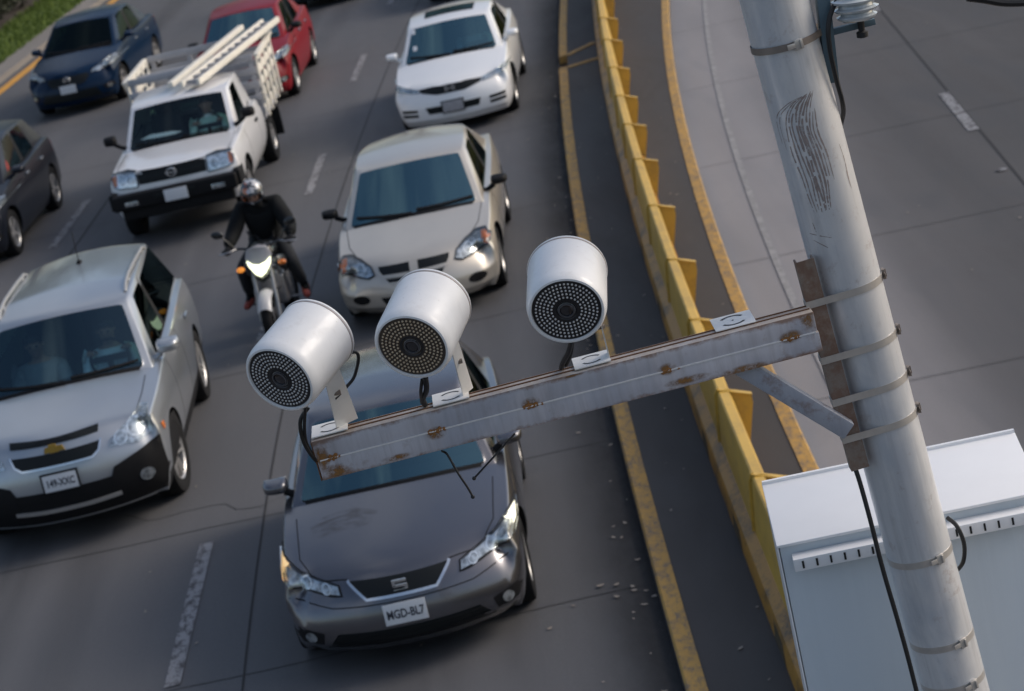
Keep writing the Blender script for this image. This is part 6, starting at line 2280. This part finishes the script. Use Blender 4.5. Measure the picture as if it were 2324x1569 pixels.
bm = bm_new(); add_tube(bm, smooth_path([(.34, -.39, 1.03), (.40, -.20, 1.05), (.47, 0, 1.02), (.40, .20, 1.05), (.34, .39, 1.03)], 5), .014, 10); obj('handlebar', bm, M_mblack, bike)
for sg in (1, -1):
    bm = bm_new(); add_tube(bm, [(.345, sg * .40, 1.03), (.37, sg * .27, 1.045)], .020, 12); obj('grip', bm, M_blackpl, bike)
    bm = bm_new(); add_tube(bm, smooth_path([(.40, sg * .24, 1.055), (.47, sg * .32, 1.05), (.43, sg * .42, 1.035)], 4), .007, 6); obj('brake_lever', bm, M_mmetal, bike)
    bm = bm_new(); add_tube(bm, smooth_path([(.39, sg * .25, 1.06), (.42, sg * .31, 1.16), (.42, sg * .36, 1.22)], 4), .007, 6); st_ = obj('mirror_stem', bm, M_mblack, bike)
    bm = bm_new(); bmesh.ops.create_uvsphere(bm, u_segments=16, v_segments=10, radius=1, matrix=Matrix.Translation((.42, sg * .395, 1.245)) @ Matrix.Rotation(R(12 * sg), 4, 'X') @ Matrix.Diagonal((.018, .068, .042, 1))); obj('mirror_head', bm, M_mblack, st_)
    bm = bm_new(); add_tube(bm, [(.50, sg * .12, .86), (.50, sg * .19, .85)], .010, 8); s2 = obj('indicator_stem', bm, M_mblack, bike)
    bm = bm_new(); bmesh.ops.create_uvsphere(bm, u_segments=14, v_segments=8, radius=1, matrix=Matrix.Translation((.515, sg * .225, .85)) @ Matrix.Diagonal((.035, .045, .030, 1))); obj('indicator', bm, mat_emit('indicator_lit', (1.0, .33, .05), .55) if sg < 0 else M_orange, s2)
    bm = bm_new(); add_tube(bm, [(.0, sg * .12, .33), (.0, sg * .36, .32)], .013, 8); obj('footrest', bm, M_mmetal, bike)
# headlamp: wedge of lit lens under a grey visor
def shell(pts_f, x0, x1, taper, mat, name, parent, off=(0, 0)):
    bm = bm_new()
    fr = [bm.verts.new((x1 - .10 * (abs(y) / .15) ** 2 * 1.0, y, z)) for y, z in pts_f]
    bk = [bm.verts.new((x0, y * taper, off[1] + (z - off[1]) * taper)) for y, z in pts_f]
    n = len(pts_f)
    bm.faces.new(fr); bm.faces.new(bk[::-1])
    for k in range(n):
        bm.faces.new((fr[k], bk[k], bk[(k + 1) % n], fr[(k + 1) % n]))
    fix_normals(bm); bevel(bm, .008, 2)
    return obj(name, bm, mat, parent, 40)
hd_ = shell([(.135, .945), (.07, .90), (0, .885), (-.07, .90), (-.135, .945), (-.12, .885), (-.06, .80), (0, .765), (.06, .80), (.12, .885)], .42, .655, .7, mat_emit('headlamp_lit', (.98, 1.0, .70), 1.9), 'headlamp', bike, (0, .86))
shell([(.150, .955), (.11, 1.06), (0, 1.09), (-.11, 1.06), (-.150, .955), (-.075, .908), (0, .893), (.075, .908)], .40, .635, .75, mat_plain('visor_grey', (.42, .42, .45), .3, 0, .1, 12, coat=.5), 'visor', bike, (0, .98))
shell([(.125, .86), (.065, .78), (0, .745), (-.065, .78), (-.125, .86), (-.10, .74), (0, .69), (.10, .74)], .42, .62, .8, M_mblack, 'lamp_housing', bike, (0, .8))
BM_ = Matrix.Translation((MX, MY, 0)) @ Matrix.Rotation(MR, 4, 'Z')
J = dict(pelvis=(-.30, 0, .93), waist=(-.28, 0, 1.10), chest=(-.19, 0, 1.28), neck=(-.11, 0, 1.375), head=(-.02, 0, 1.495), look=(1, 0.10, -.25),
    shl=(-.17, .19, 1.33), shr=(-.17, -.19, 1.33), ell=(.03, .315, 1.12), elr=(.03, -.315, 1.12), wrl=(.285, .345, 1.065), wrr=(.285, -.345, 1.065), grip=(.95, 0, -.15),
    hil=(-.24, .12, .90), hir=(-.24, -.12, .90), knl=(.20, .27, .78), knr=(.20, -.27, .78), anl=(-.03, .30, .41), anr=(-.03, -.30, .41), tol=(.13, .33, .355), tor=(.13, -.33, .355), bulk=1.32, jacket=True)
M_jack = mat_plain('jacket_black', (.005, .006, .007), .8, 0, .25, 9, spec=.2)
rider = person('motorcycle rider in black jacket and gloves with a white and orange helmet', BM_, M_jack, cloth('jeans_dark', (.009, .011, .015)), J, gloves=M_blackpl, hair=False)
hd = Vector(J['head']) + Vector((0.0, 0, .015)); f_ = Vector(J['look']).normalized(); sd_v = Vector((0, 0, 1)).cross(f_).normalized(); u_ = f_.cross(sd_v)
HM = Matrix(((f_.x, sd_v.x, u_.x, hd.x), (f_.y, sd_v.y, u_.y, hd.y), (f_.z, sd_v.z, u_.z, hd.z), (0, 0, 0, 1)))
bm = bm_new(); bmesh.ops.create_uvsphere(bm, u_segments=32, v_segments=20, radius=1, matrix=HM @ Matrix.Translation((-.01, 0, .02)) @ Matrix.Diagonal((.150, .130, .145, 1)))
inv = HM.inverted()
dl = []
for v in bm.verts:
    q = inv @ v.co
    if q.z < -.118 or (q.x > .055 and -.045 < q.z < .035 and abs(q.y) < .10):
        dl.append(v)
bmesh.ops.delete(bm, geom=dl, context='VERTS')
bmesh.ops.solidify(bm, geom=bm.faces[:], thickness=.012)
t = NT('helmet_paint')
sx = t.n('SeparateXYZ'); t.l(t.tc(), sx.inputs[0])
n_ = t.noise(9, 3, .6)
band_ = t.ramp(t.math('ADD', sx.outputs[1], t.math('MULTIPLY', n_, .12)), [(.02, 0), (.035, 1)])
c = t.mix(band_, (.50, .13, .03), (.45, .45, .47))
c = t.mix(t.ramp(t.math('ADD', t.noise(14, 2, .5), 0.0), [(.46, 0), (.50, 1)]), c, (.035, .04, .05))
t.base(c); t.set(Roughness=.25, Coat_Weight=.8)
hel = obj('helmet', bm, t.m, rider)
for s_ in (1, -1):
    a_ = Vector(J['anl' if s_ > 0 else 'anr']); b_ = Vector(J['tol' if s_ > 0 else 'tor'])
    m = skin_mesh([a_ + Vector((-.05, 0, -.02)), a_ + Vector((.02, 0, -.03)), b_ + Vector((.06, .01 * s_, -.01))], [(0, 1), (1, 2)], [(.045, .05), (.05, .055), (.04, .035)], 1, 2)
    link('shoe', m, mat_plain('shoe_red', (.30, .055, .04), .6, 0, .3, 20), rider)
